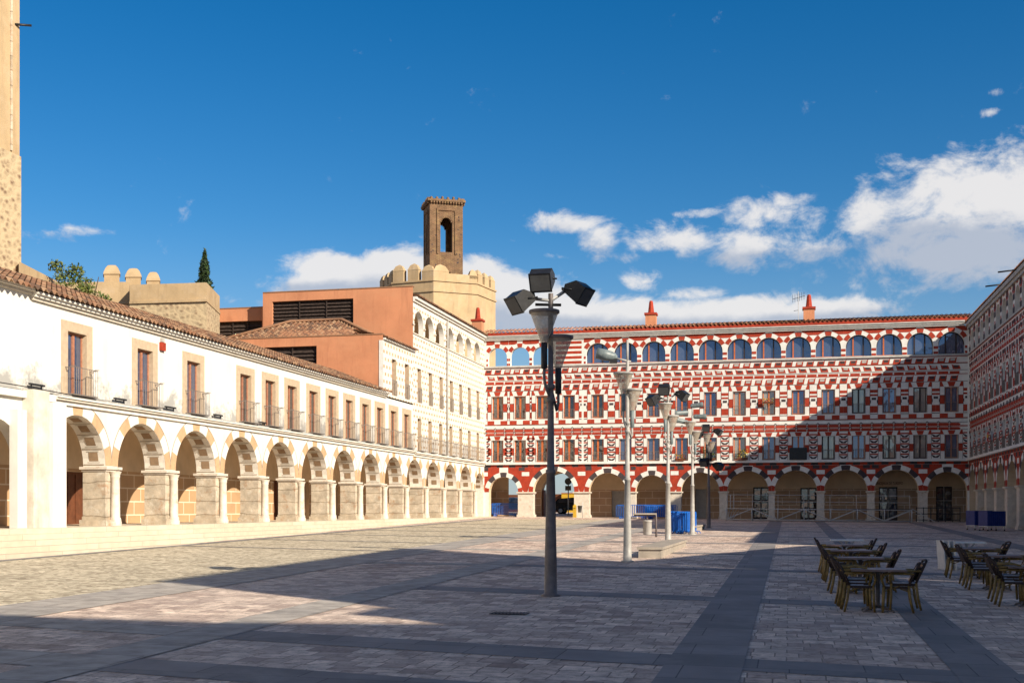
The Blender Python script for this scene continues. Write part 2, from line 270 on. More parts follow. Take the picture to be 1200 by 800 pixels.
def f_pave(t, n, l, b):
    g = n.new('ShaderNodeNewGeometry'); pos = g.outputs['Position']
    def noise(sc, det=5, rg=.6, v=None):
        x = n.new('ShaderNodeTexNoise'); x.inputs['Scale'].default_value = sc; x.inputs['Detail'].default_value = det; x.inputs['Roughness'].default_value = rg; l.new(v or pos, x.inputs['Vector']); return x
    def brick(vec, w, h, m, c1, c2, mc):
        bt = n.new('ShaderNodeTexBrick'); l.new(vec, bt.inputs['Vector']); bt.offset = .5
        for k, v in (('Scale', 1), ('Brick Width', w), ('Row Height', h), ('Mortar Size', m), ('Mortar Smooth', .3)): bt.inputs[k].default_value = v
        for k, v in (('Color1', c1), ('Color2', c2), ('Mortar', mc)): bt.inputs[k].default_value = (*v, 1)
        return bt
    w = noise(.9, 3); vm = n.new('ShaderNodeVectorMath'); vm.operation = 'MULTIPLY_ADD'; vm.inputs[1].default_value = (.06, .06, 0); l.new(w.outputs['Color'], vm.inputs[0]); l.new(pos, vm.inputs[2])
    mp = n.new('ShaderNodeMapping'); mp.inputs['Rotation'].default_value = (0, 0, radians(90)); l.new(vm.outputs[0], mp.inputs[0])
    bt = brick(vm.outputs[0], .42, .36, .010, (.92, .72, .57), (.38, .265, .215), (.20, .15, .12))
    bt.squash = .7; bt.squash_frequency = 3
    wn = noise(3.2, 8, .72); x = n.new('ShaderNodeMix'); x.data_type = 'RGBA'; x.blend_type = 'MULTIPLY'; x.inputs[0].default_value = 1
    mr = n.new('ShaderNodeMapRange'); mr.inputs[1].default_value = .32; mr.inputs[2].default_value = .68; mr.inputs[3].default_value = .50; mr.inputs[4].default_value = 1.2; l.new(wn.outputs[0], mr.inputs[0])
    l.new(bt.outputs[0], x.inputs[6]); l.new(mr.outputs[0], x.inputs[7])
    big = noise(.16, 4); mr2 = n.new('ShaderNodeMapRange'); mr2.inputs[1].default_value = .35; mr2.inputs[2].default_value = .7; mr2.inputs[4].default_value = .55; l.new(big.outputs[0], mr2.inputs[0])
    y = n.new('ShaderNodeMix'); y.data_type = 'RGBA'; l.new(mr2.outputs[0], y.inputs[0]); l.new(x.outputs[2], y.inputs[6]); y.inputs[7].default_value = (.55, .47, .41, 1)
    # fine dark pitting
    pit = noise(7, 9, .8); mr3 = n.new('ShaderNodeMapRange'); mr3.inputs[1].default_value = .50; mr3.inputs[2].default_value = .62; mr3.inputs[4].default_value = .75; l.new(pit.outputs[0], mr3.inputs[0])
    z = n.new('ShaderNodeMix'); z.data_type = 'RGBA'; l.new(mr3.outputs[0], z.inputs[0]); l.new(y.outputs[2], z.inputs[6]); z.inputs[7].default_value = (.22, .155, .125, 1)
    l.new(z.outputs[2], b.inputs['Base Color'])
    rr = n.new('ShaderNodeMapRange'); b.inputs['Specular IOR Level'].default_value = .18; rr.inputs[3].default_value = .6; rr.inputs[4].default_value = .9; l.new(wn.outputs[0], rr.inputs[0]); l.new(rr.outputs[0], b.inputs['Roughness'])
    hh = n.new('ShaderNodeMath'); hh.operation = 'MULTIPLY_ADD'; l.new(bt.outputs['Fac'], hh.inputs[0]); hh.inputs[1].default_value = -1.0; l.new(wn.outputs[0], hh.inputs[2])
    bp = n.new('ShaderNodeBump'); bp.inputs['Strength'].default_value = .6; bp.inputs['Distance'].default_value = .02; l.new(hh.outputs[0], bp.inputs['Height']); l.new(bp.outputs[0], b.inputs['Normal'])
PAVE = custom('plaza_pavers', f_pave)
def f_peb(t, n, l, b):
    g = n.new('ShaderNodeNewGeometry'); v = n.new('ShaderNodeTexVoronoi'); v.inputs['Scale'].default_value = 9; l.new(g.outputs['Position'], v.inputs['Vector'])
    r = n.new('ShaderNodeMix'); r.data_type = 'RGBA'; s = n.new('ShaderNodeSeparateColor'); l.new(v.outputs['Color'], s.inputs[0]); l.new(s.outputs[0], r.inputs[0])
    r.inputs[6].default_value = (.27, .22, .155, 1); r.inputs[7].default_value = (.66, .57, .42, 1); b.inputs['Specular IOR Level'].default_value = .15
    nz = n.new('ShaderNodeTexNoise'); nz.inputs['Scale'].default_value = 1.1; nz.inputs['Detail'].default_value = 6; l.new(g.outputs['Position'], nz.inputs[0])
    mr = n.new('ShaderNodeMapRange'); mr.inputs[1].default_value = .3; mr.inputs[2].default_value = .7; mr.inputs[3].default_value = .8; mr.inputs[4].default_value = 1.1; l.new(nz.outputs[0], mr.inputs[0])
    x = n.new('ShaderNodeMix'); x.data_type = 'RGBA'; x.blend_type = 'MULTIPLY'; x.inputs[0].default_value = 1; l.new(r.outputs[2], x.inputs[6]); l.new(mr.outputs[0], x.inputs[7]); l.new(x.outputs[2], b.inputs['Base Color'])
    b.inputs['Roughness'].default_value = .85
    bp = n.new('ShaderNodeBump'); bp.inputs['Strength'].default_value = .6; bp.inputs['Distance'].default_value = .03; bp.invert = True; l.new(v.outputs['Distance'], bp.inputs['Height']); l.new(bp.outputs[0], b.inputs['Normal'])
PEB = custom('pebble_paving', f_peb)

# ------------------------------------------------------------------ mesh builder
class MB:
    def __init__(s): s.v = []; s.f = []; s.m = []; s.mats = []; s.uv = []; s.sm = []
    def mi(s, m):
        if m not in s.mats: s.mats.append(m)
        return s.mats.index(m)
    def poly(s, pts, m, uv=None, smooth=False):
        i = len(s.v); s.v += [tuple(p) for p in pts]; s.f.append(list(range(i, i+len(pts)))); s.m.append(s.mi(m)); s.uv.append(uv); s.sm.append(smooth)
    def faces(s, vs, fs, m, smooth=False):
        i = len(s.v); s.v += [tuple(p) for p in vs]; k = s.mi(m)
        for f in fs: s.f.append([i+j for j in f]); s.m.append(k); s.uv.append(None); s.sm.append(smooth)
    def box(s, a, b, m):
        x0, x1 = sorted((a[0], b[0])); y0, y1 = sorted((a[1], b[1])); z0, z1 = sorted((a[2], b[2]))
        s.faces([(x0,y0,z0),(x1,y0,z0),(x1,y1,z0),(x0,y1,z0),(x0,y0,z1),(x1,y0,z1),(x1,y1,z1),(x0,y1,z1)],
                [(0,3,2,1),(4,5,6,7),(0,1,5,4),(1,2,6,5),(2,3,7,6),(3,0,4,7)], m)
    def prism(s, pts, z0, z1, m, cap=True):      # pts ccw in plan
        n = len(pts); vs = [(x, y, z0) for x, y in pts]+[(x, y, z1) for x, y in pts]
        fs = [(i, (i+1) % n, n+(i+1) % n, n+i) for i in range(n)]
        if cap: fs += [tuple(range(n-1, -1, -1)), tuple(range(n, 2*n))]
        s.faces(vs, fs, m)
    def lathe(s, c, prof, m, n=16, smooth=True, axis=None):
        vs = []; k = len(prof)
        for r, z in prof:
            for i in range(n): a = 2*pi*i/n; vs.append(Vector((r*cos(a), r*sin(a), z)))
        if axis is not None:
            q = Vector((0, 0, 1)).rotation_difference(Vector(axis).normalized()); vs = [q @ v for v in vs]
        vs = [Vector(c)+v for v in vs]
        fs = [(j*n+i, j*n+(i+1) % n, (j+1)*n+(i+1) % n, (j+1)*n+i) for j in range(k-1) for i in range(n)]
        s.faces(vs, fs, m, smooth)
        s.faces(vs[:n], [tuple(range(n-1, -1, -1))], m); s.faces(vs[-n:], [tuple(range(n))], m)
    def tube(s, pts, r, m, n=8):
        pts = [Vector(p) for p in pts]; rs = r if isinstance(r, (list, tuple)) else [r]*len(pts); vs = []
        up = None
        for i, p in enumerate(pts):
            t = (pts[min(i+1, len(pts)-1)]-pts[max(i-1, 0)]).normalized()
            if up is None: up = Vector((0, 0, 1)) if abs(t.z) < .9 else Vector((1, 0, 0))
            a = t.cross(up)
            if a.length < 1e-4: a = t.orthogonal()
            a.normalize(); bb = a.cross(t).normalized(); up = bb
            for k in range(n): q = 2*pi*k/n; vs.append(p+a*cos(q)*rs[i]+bb*sin(q)*rs[i])
        k = len(pts); fs = [(j*n+i, j*n+(i+1) % n, (j+1)*n+(i+1) % n, (j+1)*n+i) for j in range(k-1) for i in range(n)]
        fs += [tuple(range(n-1, -1, -1)), tuple((k-1)*n+i for i in range(n))]
        s.faces(vs, fs, m, n > 5)
    def mesh(s, name):
        me = bpy.data.meshes.new(name); me.from_pydata(s.v, [], s.f); 
        for m in s.mats: me.materials.append(m)
        me.polygons.foreach_set('material_index', s.m); me.polygons.foreach_set('use_smooth', s.sm)
        if any(u is not None for u in s.uv):
            ul = me.uv_layers.new(name='UVMap'); k = 0
            for f, u in zip(s.f, s.uv):
                for j in range(len(f)):
                    if u is not None: ul.data[k].uv = u[j]
                    k += 1
        me.update(); return me
    def build(s, name, parent=None, world=False):
        """world=True: vertices were given in world metres with z relative to the eye."""
        if world:
            off = Vector((0, 0, EYE)); p = parent
            while p: off -= p.location; p = p.parent
            s.v = [(v[0]+off.x, v[1]+off.y, v[2]+off.z) for v in s.v]
        return link(name, s.mesh(name), parent)
def link(name, me, parent=None, loc=(0,0,0), rz=0, sc=None):
    o = bpy.data.objects.new(name, me); COL.objects.link(o); o.parent = parent; o.location = loc; o.rotation_euler = (0, 0, rz)
    if sc: o.scale = sc
    return o
def thing(name, label, cat, loc=(0,0,0), rz=0, group=None):
    o = bpy.data.objects.new(name, None); COL.objects.link(o); o.empty_display_size = .3
    o.location = loc; o.rotation_euler = (0, 0, rz); tag(o, label, cat, group); return o
def tag(o, label, cat, group=None):
    o['label'] = label; o['category'] = cat
    if group: o['group'] = group
    return o
def ground(u, w):
    u = max(-45, min(40, u)); w = max(-30, min(112, w)); return -.63-.0095*(u+24.4)+.012*(w-95)
def GW(u, w): return ground(u, w)+EYE       # world height of the ground
def rel(root, o): return o                   # (kept for clarity)

# facade frames: (s along the front, d outwards, z) -> world
FL = lambda s, d, z: (UL+d, s, z)            # white arcade side, faces +x
FR = lambda s, d, z: (s, WR-d, z)            # red front, faces -y
FQ = lambda s, d, z: (UR-d, s, z)            # right-hand side, faces -x
def fquad(mb, F, a, b, z0, z1, d, m): mb.poly([F(a, d, z0), F(b, d, z0), F(b, d, z1), F(a, d, z1)], m)
def fbox(mb, F, a, b, d0, d1, z0, z1, m):
    p, q = F(a, d0, z0), F(b, d1, z1); mb.box(p, q, m)
def fpoly(mb, F, pts, d, m): mb.poly([F(x, d, z) for x, z in pts], m)
def arcpts(c, r, zs, n=18, a0=0., a1=pi): return [(c-r*cos(a0+(a1-a0)*i/n), zs+r*sin(a0+(a1-a0)*i/n)) for i in range(n+1)]
def band(mb, F, s0, s1, z0, z1, ops, m, t=.3, mr=None, back=False, d=0., nseg=18):
    """a storey of wall between heights z0 and z1; ops: (a, b, zb, zt, arched)"""
    mr = mr or m; x = s0
    def q(a, b, za, zb):
        if b-a < 1e-4 or zb-za < 1e-4: return
        fquad(mb, F, a, b, za, zb, d, m)
        if back: fquad(mb, F, a, b, za, zb, d-t, m)
    for (a, b, zb, zt, arch) in sorted(ops):
        q(x, a, z0, z1); q(a, b, z0, zb); x = b
        def rev(p0, p1): mb.poly([F(p0[0], d, p0[1]), F(p1[0], d, p1[1]), F(p1[0], d-t, p1[1]), F(p0[0], d-t, p0[1])], mr)
        if arch:
            r = (b-a)/2; zs = zt-r; pts = arcpts((a+b)/2, r, zs, nseg)
            for p, pn in zip(pts, pts[1:]):
                for dd in ((d, d-t) if back else (d,)):
                    mb.poly([F(p[0], dd, p[1]), F(pn[0], dd, pn[1]), F(pn[0], dd, z1), F(p[0], dd, z1)], m)
                rev(p, pn)
            rev((a, zb), (a, zs)); rev((b, zs), (b, zb))
        else:
            q(a, b, zt, z1); rev((a, zb), (a, zt)); rev((b, zt), (b, zb)); rev((a, zt), (b, zt))
        if zb > z0+1e-4: rev((b, zb), (a, zb))
    q(x, s1, z0, z1)
def barrel_roof(mb, F, s0, s1, d0, z0, d1, z1, m, period=.30, rows=None, amp=.055, seg=6):
    """corrugated clay tiles from the eave (d0, z0) up to (d1, z1)"""
    n = max(1, int((s1-s0)/period)); ln = sqrt((d1-d0)**2+(z1-z0)**2); rows = rows or max(1, int(ln/.42))
    for j in range(rows):
        t0, t1 = j/rows, (j+1)/rows
        for i in range(n*seg):
            a, b = i/seg, (i+1)/seg
            ha, hb = amp*cos(2*pi*a), amp*cos(2*pi*b)
            sa, sb = s0+a*period, s0+b*period
            p = lambda s_, t_, h: F(s_, d0+(d1-d0)*t_, z0+(z1-z0)*t_+h)
            u0, u1 = int(a+.5)+.5, j+.5
            mb.poly([p(sa, t0, ha+.035), p(sb, t0, hb+.035), p(sb, t1, hb), p(sa, t1, ha)], m, uv=[(u0+.0, u1)]*4, smooth=False)
        # nosing of the course
    for i in range(n*seg):
        a, b = i/seg, (i+1)/seg
        ha, hb = amp*cos(2*pi*a)+.035, amp*cos(2*pi*b)+.035; sa, sb = s0+a*period, s0+b*period
        mb.poly([F(sa, d0, z0+ha-.03), F(sb, d0, z0+hb-.03), F(sb, d0, z0+hb), F(sa, d0, z0+ha)], m, uv=[(int(a+.5)+.5, .5)]*4)
def copy_tree(o, parent=None):
    c = o.copy(); COL.objects.link(c); c.parent = parent
    for ch in list(o.children): copy_tree(ch, c)
    return c
def clean_bm(o):
    bm = bmesh.new(); bm.from_mesh(o.data); bmesh.ops.remove_doubles(bm, verts=bm.verts, dist=1e-4); bmesh.ops.recalc_face_normals(bm, faces=bm.faces); bm.to_mesh(o.data); bm.free()

# ------------------------------------------------------------------ ground
def ground_mesh(name, m, us, ws, lift, kind='structure'):
    mb = MB()
    vs = [(u, w, ground(u, w)+lift) for w in ws for u in us]; n = len(us)
    mb.faces(vs, [(j*n+i, j*n+i+1, (j+1)*n+i+1, (j+1)*n+i) for j in range(len(ws)-1) for i in range(n-1)], m)
    return mb
us = [-2500, -400, -120, -45, -20, 0, 20, 40, 120, 400, 2500]; ws = [-2500, -400, -100, -30, 0, 40, 80, 112, 200, 500, 3000]
o = ground_mesh('ground', PAVE, us, ws, 0).build('ground', None, True); o['kind'] = 'structure'
o = ground_mesh('pebble_strip', PEB, [-21.7, -13.15], [-30, 88], .004).build('pebble_pavement', None, True); o['kind'] = 'structure'
mb = MB()
def band_l(pts, lift=.009):                     # polygon strip following the ground
    mb.poly([(u, w, ground(u, w)+lift) for u, w in pts], SLATE)
SK = -.15
for (a, b) in ((-13.15, -11.55), (-8.35, -7.5), (-1.42, -.52), (1.8, 2.5), (8.3, 9.2)):
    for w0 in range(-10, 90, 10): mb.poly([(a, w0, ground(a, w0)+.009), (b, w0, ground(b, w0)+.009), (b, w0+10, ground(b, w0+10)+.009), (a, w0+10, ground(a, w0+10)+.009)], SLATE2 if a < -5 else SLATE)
for (w0, w1, ua, ub) in ((11.3, 12.3, -11.55, -1.42), (14.3, 15.3, -11.55, 8.3), (22.9, 23.9, -7.5, 1.8), (31.5, 32.4, -11.55, 8.3), (40, 40.9, -11.55, 8.3), (48.5, 49.4, -11.55, 8.3), (57, 57.9, -11.55, 8.3), (65.5, 66.4, -11.55, 8.3), (74, 74.9, -11.55, 8.3), (82.5, 83.4, -11.55, 8.3)):
    k = SK if w0 < 30 else 0
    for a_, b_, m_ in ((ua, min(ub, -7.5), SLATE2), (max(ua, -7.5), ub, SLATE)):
        if b_ > a_: mb.poly([(u, w+k*(u+4), ground(u, w+k*(u+4))+.005) for u, w in ((a_, w0), (b_, w0), (b_, w1), (a_, w1))], m_)
for w0 in range(-10, 88, 14):                   # gutter of slate along the foot of the steps
    a, b = -21.75, -21.2; mb.poly([(a, w0, ground(a, w0)+.012), (b, w0, ground(b, w0)+.012), (b, w0+14, ground(b, w0+14)+.012), (a, w0+14, ground(a, w0+14)+.012)], SLATE)
for (w0) in (39.0, 45.5, 52, 58.5, 65, 72): 
    mb.poly([(u, w, ground(u, w)+.013) for u, w in ((-21.2, w0), (-13.15, w0-1.0), (-13.15, w0-.7), (-21.2, w0+.3))], SLATE)
o = mb.build('slate_paving_bands', None, True); o['kind'] = 'structure'
# the stepped walk along the white arcade
mb = MB()
for i, (u1, zt) in enumerate([(-23.45, -.62), (-22.98, -.788), (-22.52, -.956), (-22.06, -1.124), (-21.6, -1.292)]):
    mb.box((-28.4 if i == 0 else u1-.52, -12, -2.6), (u1, 95 if i == 0 else 93, zt), STEP)
o = mb.build('steps', None, True); o['kind'] = 'structure'

# ------------------------------------------------------------------ windows and railings (shared meshes)
def french_window_meshes(w, h, frame, glass, leaf=.075):
    a = MB(); hw = w/2; D = 0
    a.box((-hw, 0, 0), (-hw+leaf, .06, h), frame); a.box((hw-leaf, 0, 0), (hw, .06, h), frame); a.box((-hw+leaf, 0, h-leaf), (hw-leaf, .06, h), frame); a.box((-hw+leaf, 0, 0), (hw-leaf, .06, leaf*1.6), frame)
    a.box((-leaf*.85, -.02, leaf*1.6), (leaf*.85, .05, h-leaf), frame)
    b = MB(); b.box((-hw+leaf, .03, leaf*1.6), (-leaf*.85, .045, h-leaf), glass); b.box((leaf*.85, .03, leaf*1.6), (hw-leaf, .045, h-leaf), glass)
    return a.mesh('window_frame'), b.mesh('pane')
def rail_mesh(w, h, dep, m, nb=11, curl=False):
    a = MB(); hw = w/2; r = .010
    for z in (.05, h): a.tube([(-hw, 0, z), (-hw, -dep, z), (hw, -dep, z), (hw, 0, z)], r*1.4, m, 5)
    for i in range(nb): x = -hw+w*i/(nb-1); a.tube([(x, -dep, .05), (x, -dep, h)], r, m, 4)
    for x in (-hw, hw): a.tube([(x, -dep*.5, .05), (x, -dep*.5, h)], r, m, 4)
    if curl:
        for x in (-hw, hw): a.tube([(x, 0, h+.02), (x, -dep*.35, h-.08), (x, -dep*.7, h+.05), (x, -dep-.06, h+.03)], r*1.2, m, 5)
        a.box((-hw, -dep, .02), (hw, 0, .05), m)
    return a.mesh('balcony_railing')
WM1 = french_window_meshes(1.13, 2.25, WOOD, GLASS)
WM1D = french_window_meshes(1.13, 2.25, WOOD, GLASSD)
WM2 = french_window_meshes(.80, 2.3, WOOD, GLASSD, .06)
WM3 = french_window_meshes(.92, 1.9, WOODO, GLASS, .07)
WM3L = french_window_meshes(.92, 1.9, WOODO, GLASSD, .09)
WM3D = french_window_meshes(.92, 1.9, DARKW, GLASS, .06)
def f_curt(t, n, l, b):
    f_glass((.30, .27, .23))(t, n, l, b); b.inputs['Metallic'].default_value = .15
CURT = custom('curtained_glass', f_curt)
V3 = [french_window_meshes(.92, 1.9, a_, b_, .07) for a_, b_ in ((WOODO, CURT), (WOODO, GLASSD), (WOOD, GLASS), (DARKW, GLASSD), (DARKW, CURT))]
RL1 = rail_mesh(1.45, .98, .34, RAILM, 12, True); RL2 = rail_mesh(.86, .95, .05, RAILM, 8); RL3 = rail_mesh(.96, .75, .06, RAILM, 9)
def add_window(root, F, s, z, rz, meshes, dep=.28, rail=None, raild=.0, label=None):
    p = Vector(F(s, -dep, z)); p.z += EYE; p -= root.location
    o = link('window', meshes[0], root, p, rz); link('pane', meshes[1], o)
    if label: o['label'] = label
    if rail:
        q = Vector(F(s, raild, z)); q.z += EYE; q -= root.location; link('balcony_railing', rail, root, q, rz)
    return o
RZL, RZR, RZQ = radians(90), 0, radians(-90)
XW = lambda x, D=24.4: ((1437*D/(925-x))-D*.2261)/.974   # distance along the left front of a feature seen at bearing x

# ------------------------------------------------------------------ white arcaded building (left)
WE = XW(484)                                     # where the tall patterned house begins
WB1 = XW(449)
def voussoirs(mb, F, c, r0, r1, zs, cols, d, clip=None, start=11., step=22.):
    """ring blocks from the crown down both sides; cols from the keystone"""
    a0 = -start
    for i, m in enumerate(cols):
        lo = 0 if i == 0 else start+step*(i-1); hi = start if i == 0 else start+step*i; hi = min(hi, 90)
        if lo >= 90: break
        rng = [(-hi, hi)] if i == 0 else [(lo, hi), (-hi, -lo)]
        if m is None: continue
        for l_, h_ in rng:
            k = 4; A = [radians(l_+(h_-l_)*j/k) for j in range(k+1)]
            pts = [(r0*sin(a), r0*cos(a)) for a in A]+[(r1*sin(a), r1*cos(a)) for a in reversed(A)]
            if clip: pts = [(max(-clip, min(clip, x)), z) for x, z in pts]
            fpoly(mb, F, [(c+x, zs+z) for x, z in pts], d, m)
# roots
B0 = thing('arcaded_building', 'long whitewashed building with round arches and iron balconies above wide steps', 'building', (UL-2, 40, GW(-24, 40)))
B1 = thing('patterned_townhouse', 'cream building with blank orange side walls and small arches under its eaves', 'building', (UL-2, 82, GW(-24, 82)))
ARC_C = [37.5+4.31*i for i in range(-5, 13)]
Rarc, ZSP = 1.74, 1.55
wall = MB(); ops = []
NEAR_END = XW(61)+.0
for c in ARC_C:
    if c-Rarc > NEAR_END-3.2: 
        if c > 37: ops.append((c-Rarc, c+Rarc, -.62, ZSP+Rarc, True))
ops.append((93.45-1.35, 93.45+1.35, -.62, ZSP+1.35, True))
ops0 = [o_ for o_ in ops if o_[1] < WE+.5]; ops1 = [o_ for o_ in ops if o_[1] >= WE+.5]
# first arch is cut by the big buttress: keep the wall from NEAR_END on
split = (ops0[-1][1]+ops1[0][0])/2
band(wall, FL, NEAR_END-1.0, split, -.62, 3.6, ops0, WHITE, .9, COFW, True)
WX = [90, 169.6, 226.5, 287.5, 316.5, 342, 367, 389, 409, 428, 445, 461, 476.5]
WXB = [491.6, 504, 516.6, 528.5, 540, 550, 560]
wo_ = [(XW(x)-.565, XW(x)+.565, 3.92, 6.17, False) for x in WX]
band(wall, FL, NEAR_END-.2, WE, 3.6, 7.0, wo_, WHITE, .3, SURR)
# near end: taller plain block with buttress and niche arch
band(wall, FL, -8, NEAR_END+.001, -.62, 3.6, [(31.2, 34.6, -.62, 2.9, True), (24.5, 28.0, -.62, 2.9, True), (17.5, 21.0, -.62, 2.9, True)], WHITE, .5, WHITE, True)
band(wall, FL, -8, NEAR_END-.2, 3.6, 7.0, [], WHITE, .3)
fbox(wall, FL, XW(45), XW(61), .002, .55, -.62, 3.55, WHITE); fbox(wall, FL, XW(26), XW(45)-.001, .002, .42, -.62, 3.9, STAINED)
fbox(wall, FL, XW(11), XW(22), .002, .3, -.62, 3.2, WHITE); 
# surround frames, moulds
for x in WX:
    c = XW(x); g_ = .012
    for (a, b, z0, z1) in ((c-.935, c-.565, 3.92, 6.52), (c+.565, c+.935, 3.92, 6.52), (c-.565, c+.565, 6.17, 6.52)): fbox(wall, FL, a, b, .0, .03, z0, z1, SURR)
for c in ARC_C:
    if c < 37: continue
    if c+Rarc > split: continue
    voussoirs(wall, FL, c, Rarc+.003, Rarc+.42, ZSP, [TAN, CREAMW, TAN, CREAMW, TAN], .012, 2.15, 9, 20)
    voussoirs(wall, FL, c, Rarc+.425, Rarc+.455, ZSP, [OUTL]*5, .016, 2.15, 11, 20)
    for k in range(-4, 5):                       # coffers of the soffit
        a = radians(k*19.5); da = radians(5.5)
        for (aa, bb, d0, d1, rr, m) in ((a-da, a+da, -.26, -.64, Rarc-.010, COFF), (a+radians(9.2), a+radians(10.2), -.03, -.87, Rarc-.022, OUTL), (a-da*1.35, a-da*1.1, -.20, -.70, Rarc-.018, TRIM), (a+da*1.1, a+da*1.35, -.20, -.70, Rarc-.018, TRIM)):
            P = lambda an, dd: FL(c+rr*sin(an), dd, ZSP+rr*cos(an))
            if abs(aa) < radians(90) and abs(bb) < radians(90): wall.poly([P(aa, d0), P(bb, d0), P(bb, d1), P(aa, d1)], m)
def ledge(mb, F, a, b, m1, m2, zz=3.58):
    fbox(mb, F, a, b, .001, .10, zz, zz+.14, m1); fbox(mb, F, a, b, .001, .20, zz+.141, zz+.22, m2); fbox(mb, F, a, b, .001, .26, zz+.221, zz+.33, m1)
ledge(wall, FL, NEAR_END+.001, WE, WHITE, TRIM)
fbox(wall, FL, -8, NEAR_END, .001, .16, 3.62, 3.85, WHITE)
def cornice(mb, F, a, b, z, m1, m2):
    fbox(mb, F, a, b, .001, .10, z-.10, z+.0, m2); fbox(mb, F, a, b, .001, .20, z+.001, z+.09, m1); fbox(mb, F, a, b, .001, .30, z+.091, z+.17, m1)
cornice(wall, FL, XW(36), WB1+.4, 7.0, WHITE, TRIM); cornice(wall, FL, -8, XW(36)-.001, 7.16, WHITE, TRIM)
fquad(wall, FL, -8, XW(36), 7.0, 7.2, .0, WHITE)
wall.box((UL-9, -8, -.62), (UL-9.3, WE, 7.0), WHITE); wall.poly([FL(-8, 0, -.6), FL(-8, -9, -.6), FL(-8, -9, 7.2), FL(-8, 0, 7.2)], WHITE)
wall.build('wall', B0, True)
rf = MB(); barrel_roof(rf, FL, 20, WB1+.45, .46, 7.20, -3.2, 8.62, TILE, .30, 9, .06, 6)
barrel_roof(rf, FL, -8, 20, .46, 7.20, -3.2, 8.62, TILE, .30, 3, .06, 4)
rf.poly([FL(-8, -3.2, 8.62), FL(WB1+.45, -3.2, 8.62), FL(WB1+.45, -9, 6.9), FL(-8, -9, 6.9)], TILE, uv=[(0, 0)]*4); rf.build('roof', B0, True)
# gallery behind the arches: back wall with painted ashlar, cream above, ceiling
def gallery(mb, F, a, b, dep, t, zf, doors, mash, mup, mdoor_rev, zsplit=1.62, zc=3.35):
    d = -dep
    for z0, z1, m in ((zf, zsplit, mash), (zsplit, zc, mup)):
        band(mb, F, a, b, z0, z1, [(p, q, max(z0, zf), min(z1, zt), False) for (p, q, zt) in doors if zt > z0], m, .35, mup, d=d)
    mb.poly([F(a, -t, zc), F(b, -t, zc), F(b, d, zc), F(a, d, zc)], mup)
gl = MB(); ldoors = [(XW(93, 28)-.1-.8, XW(93, 28)+1.2, 1.5), (XW(325.0, 28)-.5, XW(325, 28)+.7, 1.6), (XW(392, 28)-.5, XW(392, 28)+.7, 1.6), (XW(357, 28)-.5, XW(357, 28)+.7, 1.6)]
gallery(gl, FL, 30, split, 3.6, .9, -.62, ldoors, ASHX, OCHRE_IN, OCHRE_IN)
gl.poly([FL(30, -.9, -.6), FL(30, -3.6, -.6), FL(30, -3.6, 3.35), FL(30, -.9, 3.35)], OCHRE_IN); gl.build('gallery_wall', B0, True)
for (a, b, zt) in ldoors:
    dm = MB(); fbox(dm, FL, a, b, -3.6-.34, -3.6-.28, -.62, zt, BROWN)
    for k in range(1, 4): fbox(dm, FL, a+(b-a)*k/4-.02, a+(b-a)*k/4+.02, -3.6-.279, -3.6-.25, -.55, zt-.1, BROWN)
    dm.build('door', B0, True)
for i, x in enumerate(WX): add_window(B0, FL, XW(x), 3.92, RZL, WM1 if i < 3 else WM1D, .15, RL1, .03)
def pier(parent, F, a, b, t, zf, zs, stone, mcol, column=True):
    m = MB(); fbox(m, F, a-.012, b+.012, .012, -t-.012, zf, zs-.17, stone)
    fbox(m, F, a-.10, b+.10, .10, -t-.10, zf, zf+.22, stone)
    fbox(m, F, a-.03, b+.03, .04, -t-.04, zf+.22, zf+.34, stone)
    o = m.build('pier', parent, True)
    m = MB(); fbox(m, F, a-.05, b+.05, .06, -t-.05, zs-.17, zs-.10, mcol); fbox(m, F, a-.11, b+.11, .13, -t-.1, zs-.10, zs+.0, mcol); m.build('capital', o, True)
    if column:
        m = MB(); c = F((a+b)/2, .16, 0); r = min(.17, (b-a)*.25)
        m.lathe((c[0], c[1], zf), [(r*1.35, 0), (r*1.35, .14), (r*1.18, .18), (r*1.2, .26), (r*1.0, .32), (r*.9, zs-zf-.42), (r*.95, zs-zf-.40), (r*1.0, zs-zf-.34), (r*.95, zs-zf-.31), (r*1.35, zs-zf-.172)], PALE, 14)
        m.build('column', o, True)
    return o
edges = []
for o1, o2 in zip(ops, ops[1:]): edges.append((o1[1], o2[0]))
for (a, b) in edges: pier(B0 if b < WE+.6 else B1, FL, a, b, .9, -.62, ZSP, STONE, PALE)
for xx in (30, 130, 190, 247, 300):              # floodlight bars lying on the ledge
    s = XW(xx); m = MB(); z0 = 3.93 if xx > 61 else 3.95
    fbox(m, FL, s, s+.8, .10, .18, z0+.12, z0+.18, IRON)
    for q in (s+.1, s+.65): fbox(m, FL, q-.02, q+.02, .12, .16, z0-.02, z0+.12, IRON)
    m.build('floodlight', B0, True)
m = MB(); s = XW(189); fbox(m, FL, s-.16, s+.16, .002, .12, 6.30, 6.62, RED); fbox(m, FL, s-.10, s+.10, .002, .10, 6.64, 6.80, GREYT); m.build('alarm_box', B0, True)
m = MB(); m.tube([FL(20, .17, 4.0), FL(34, .17, 3.98), FL(38, .05, 3.95), FL(40.5, .04, 3.94)], .018, IRON, 5); m.build('cable', B0, True)

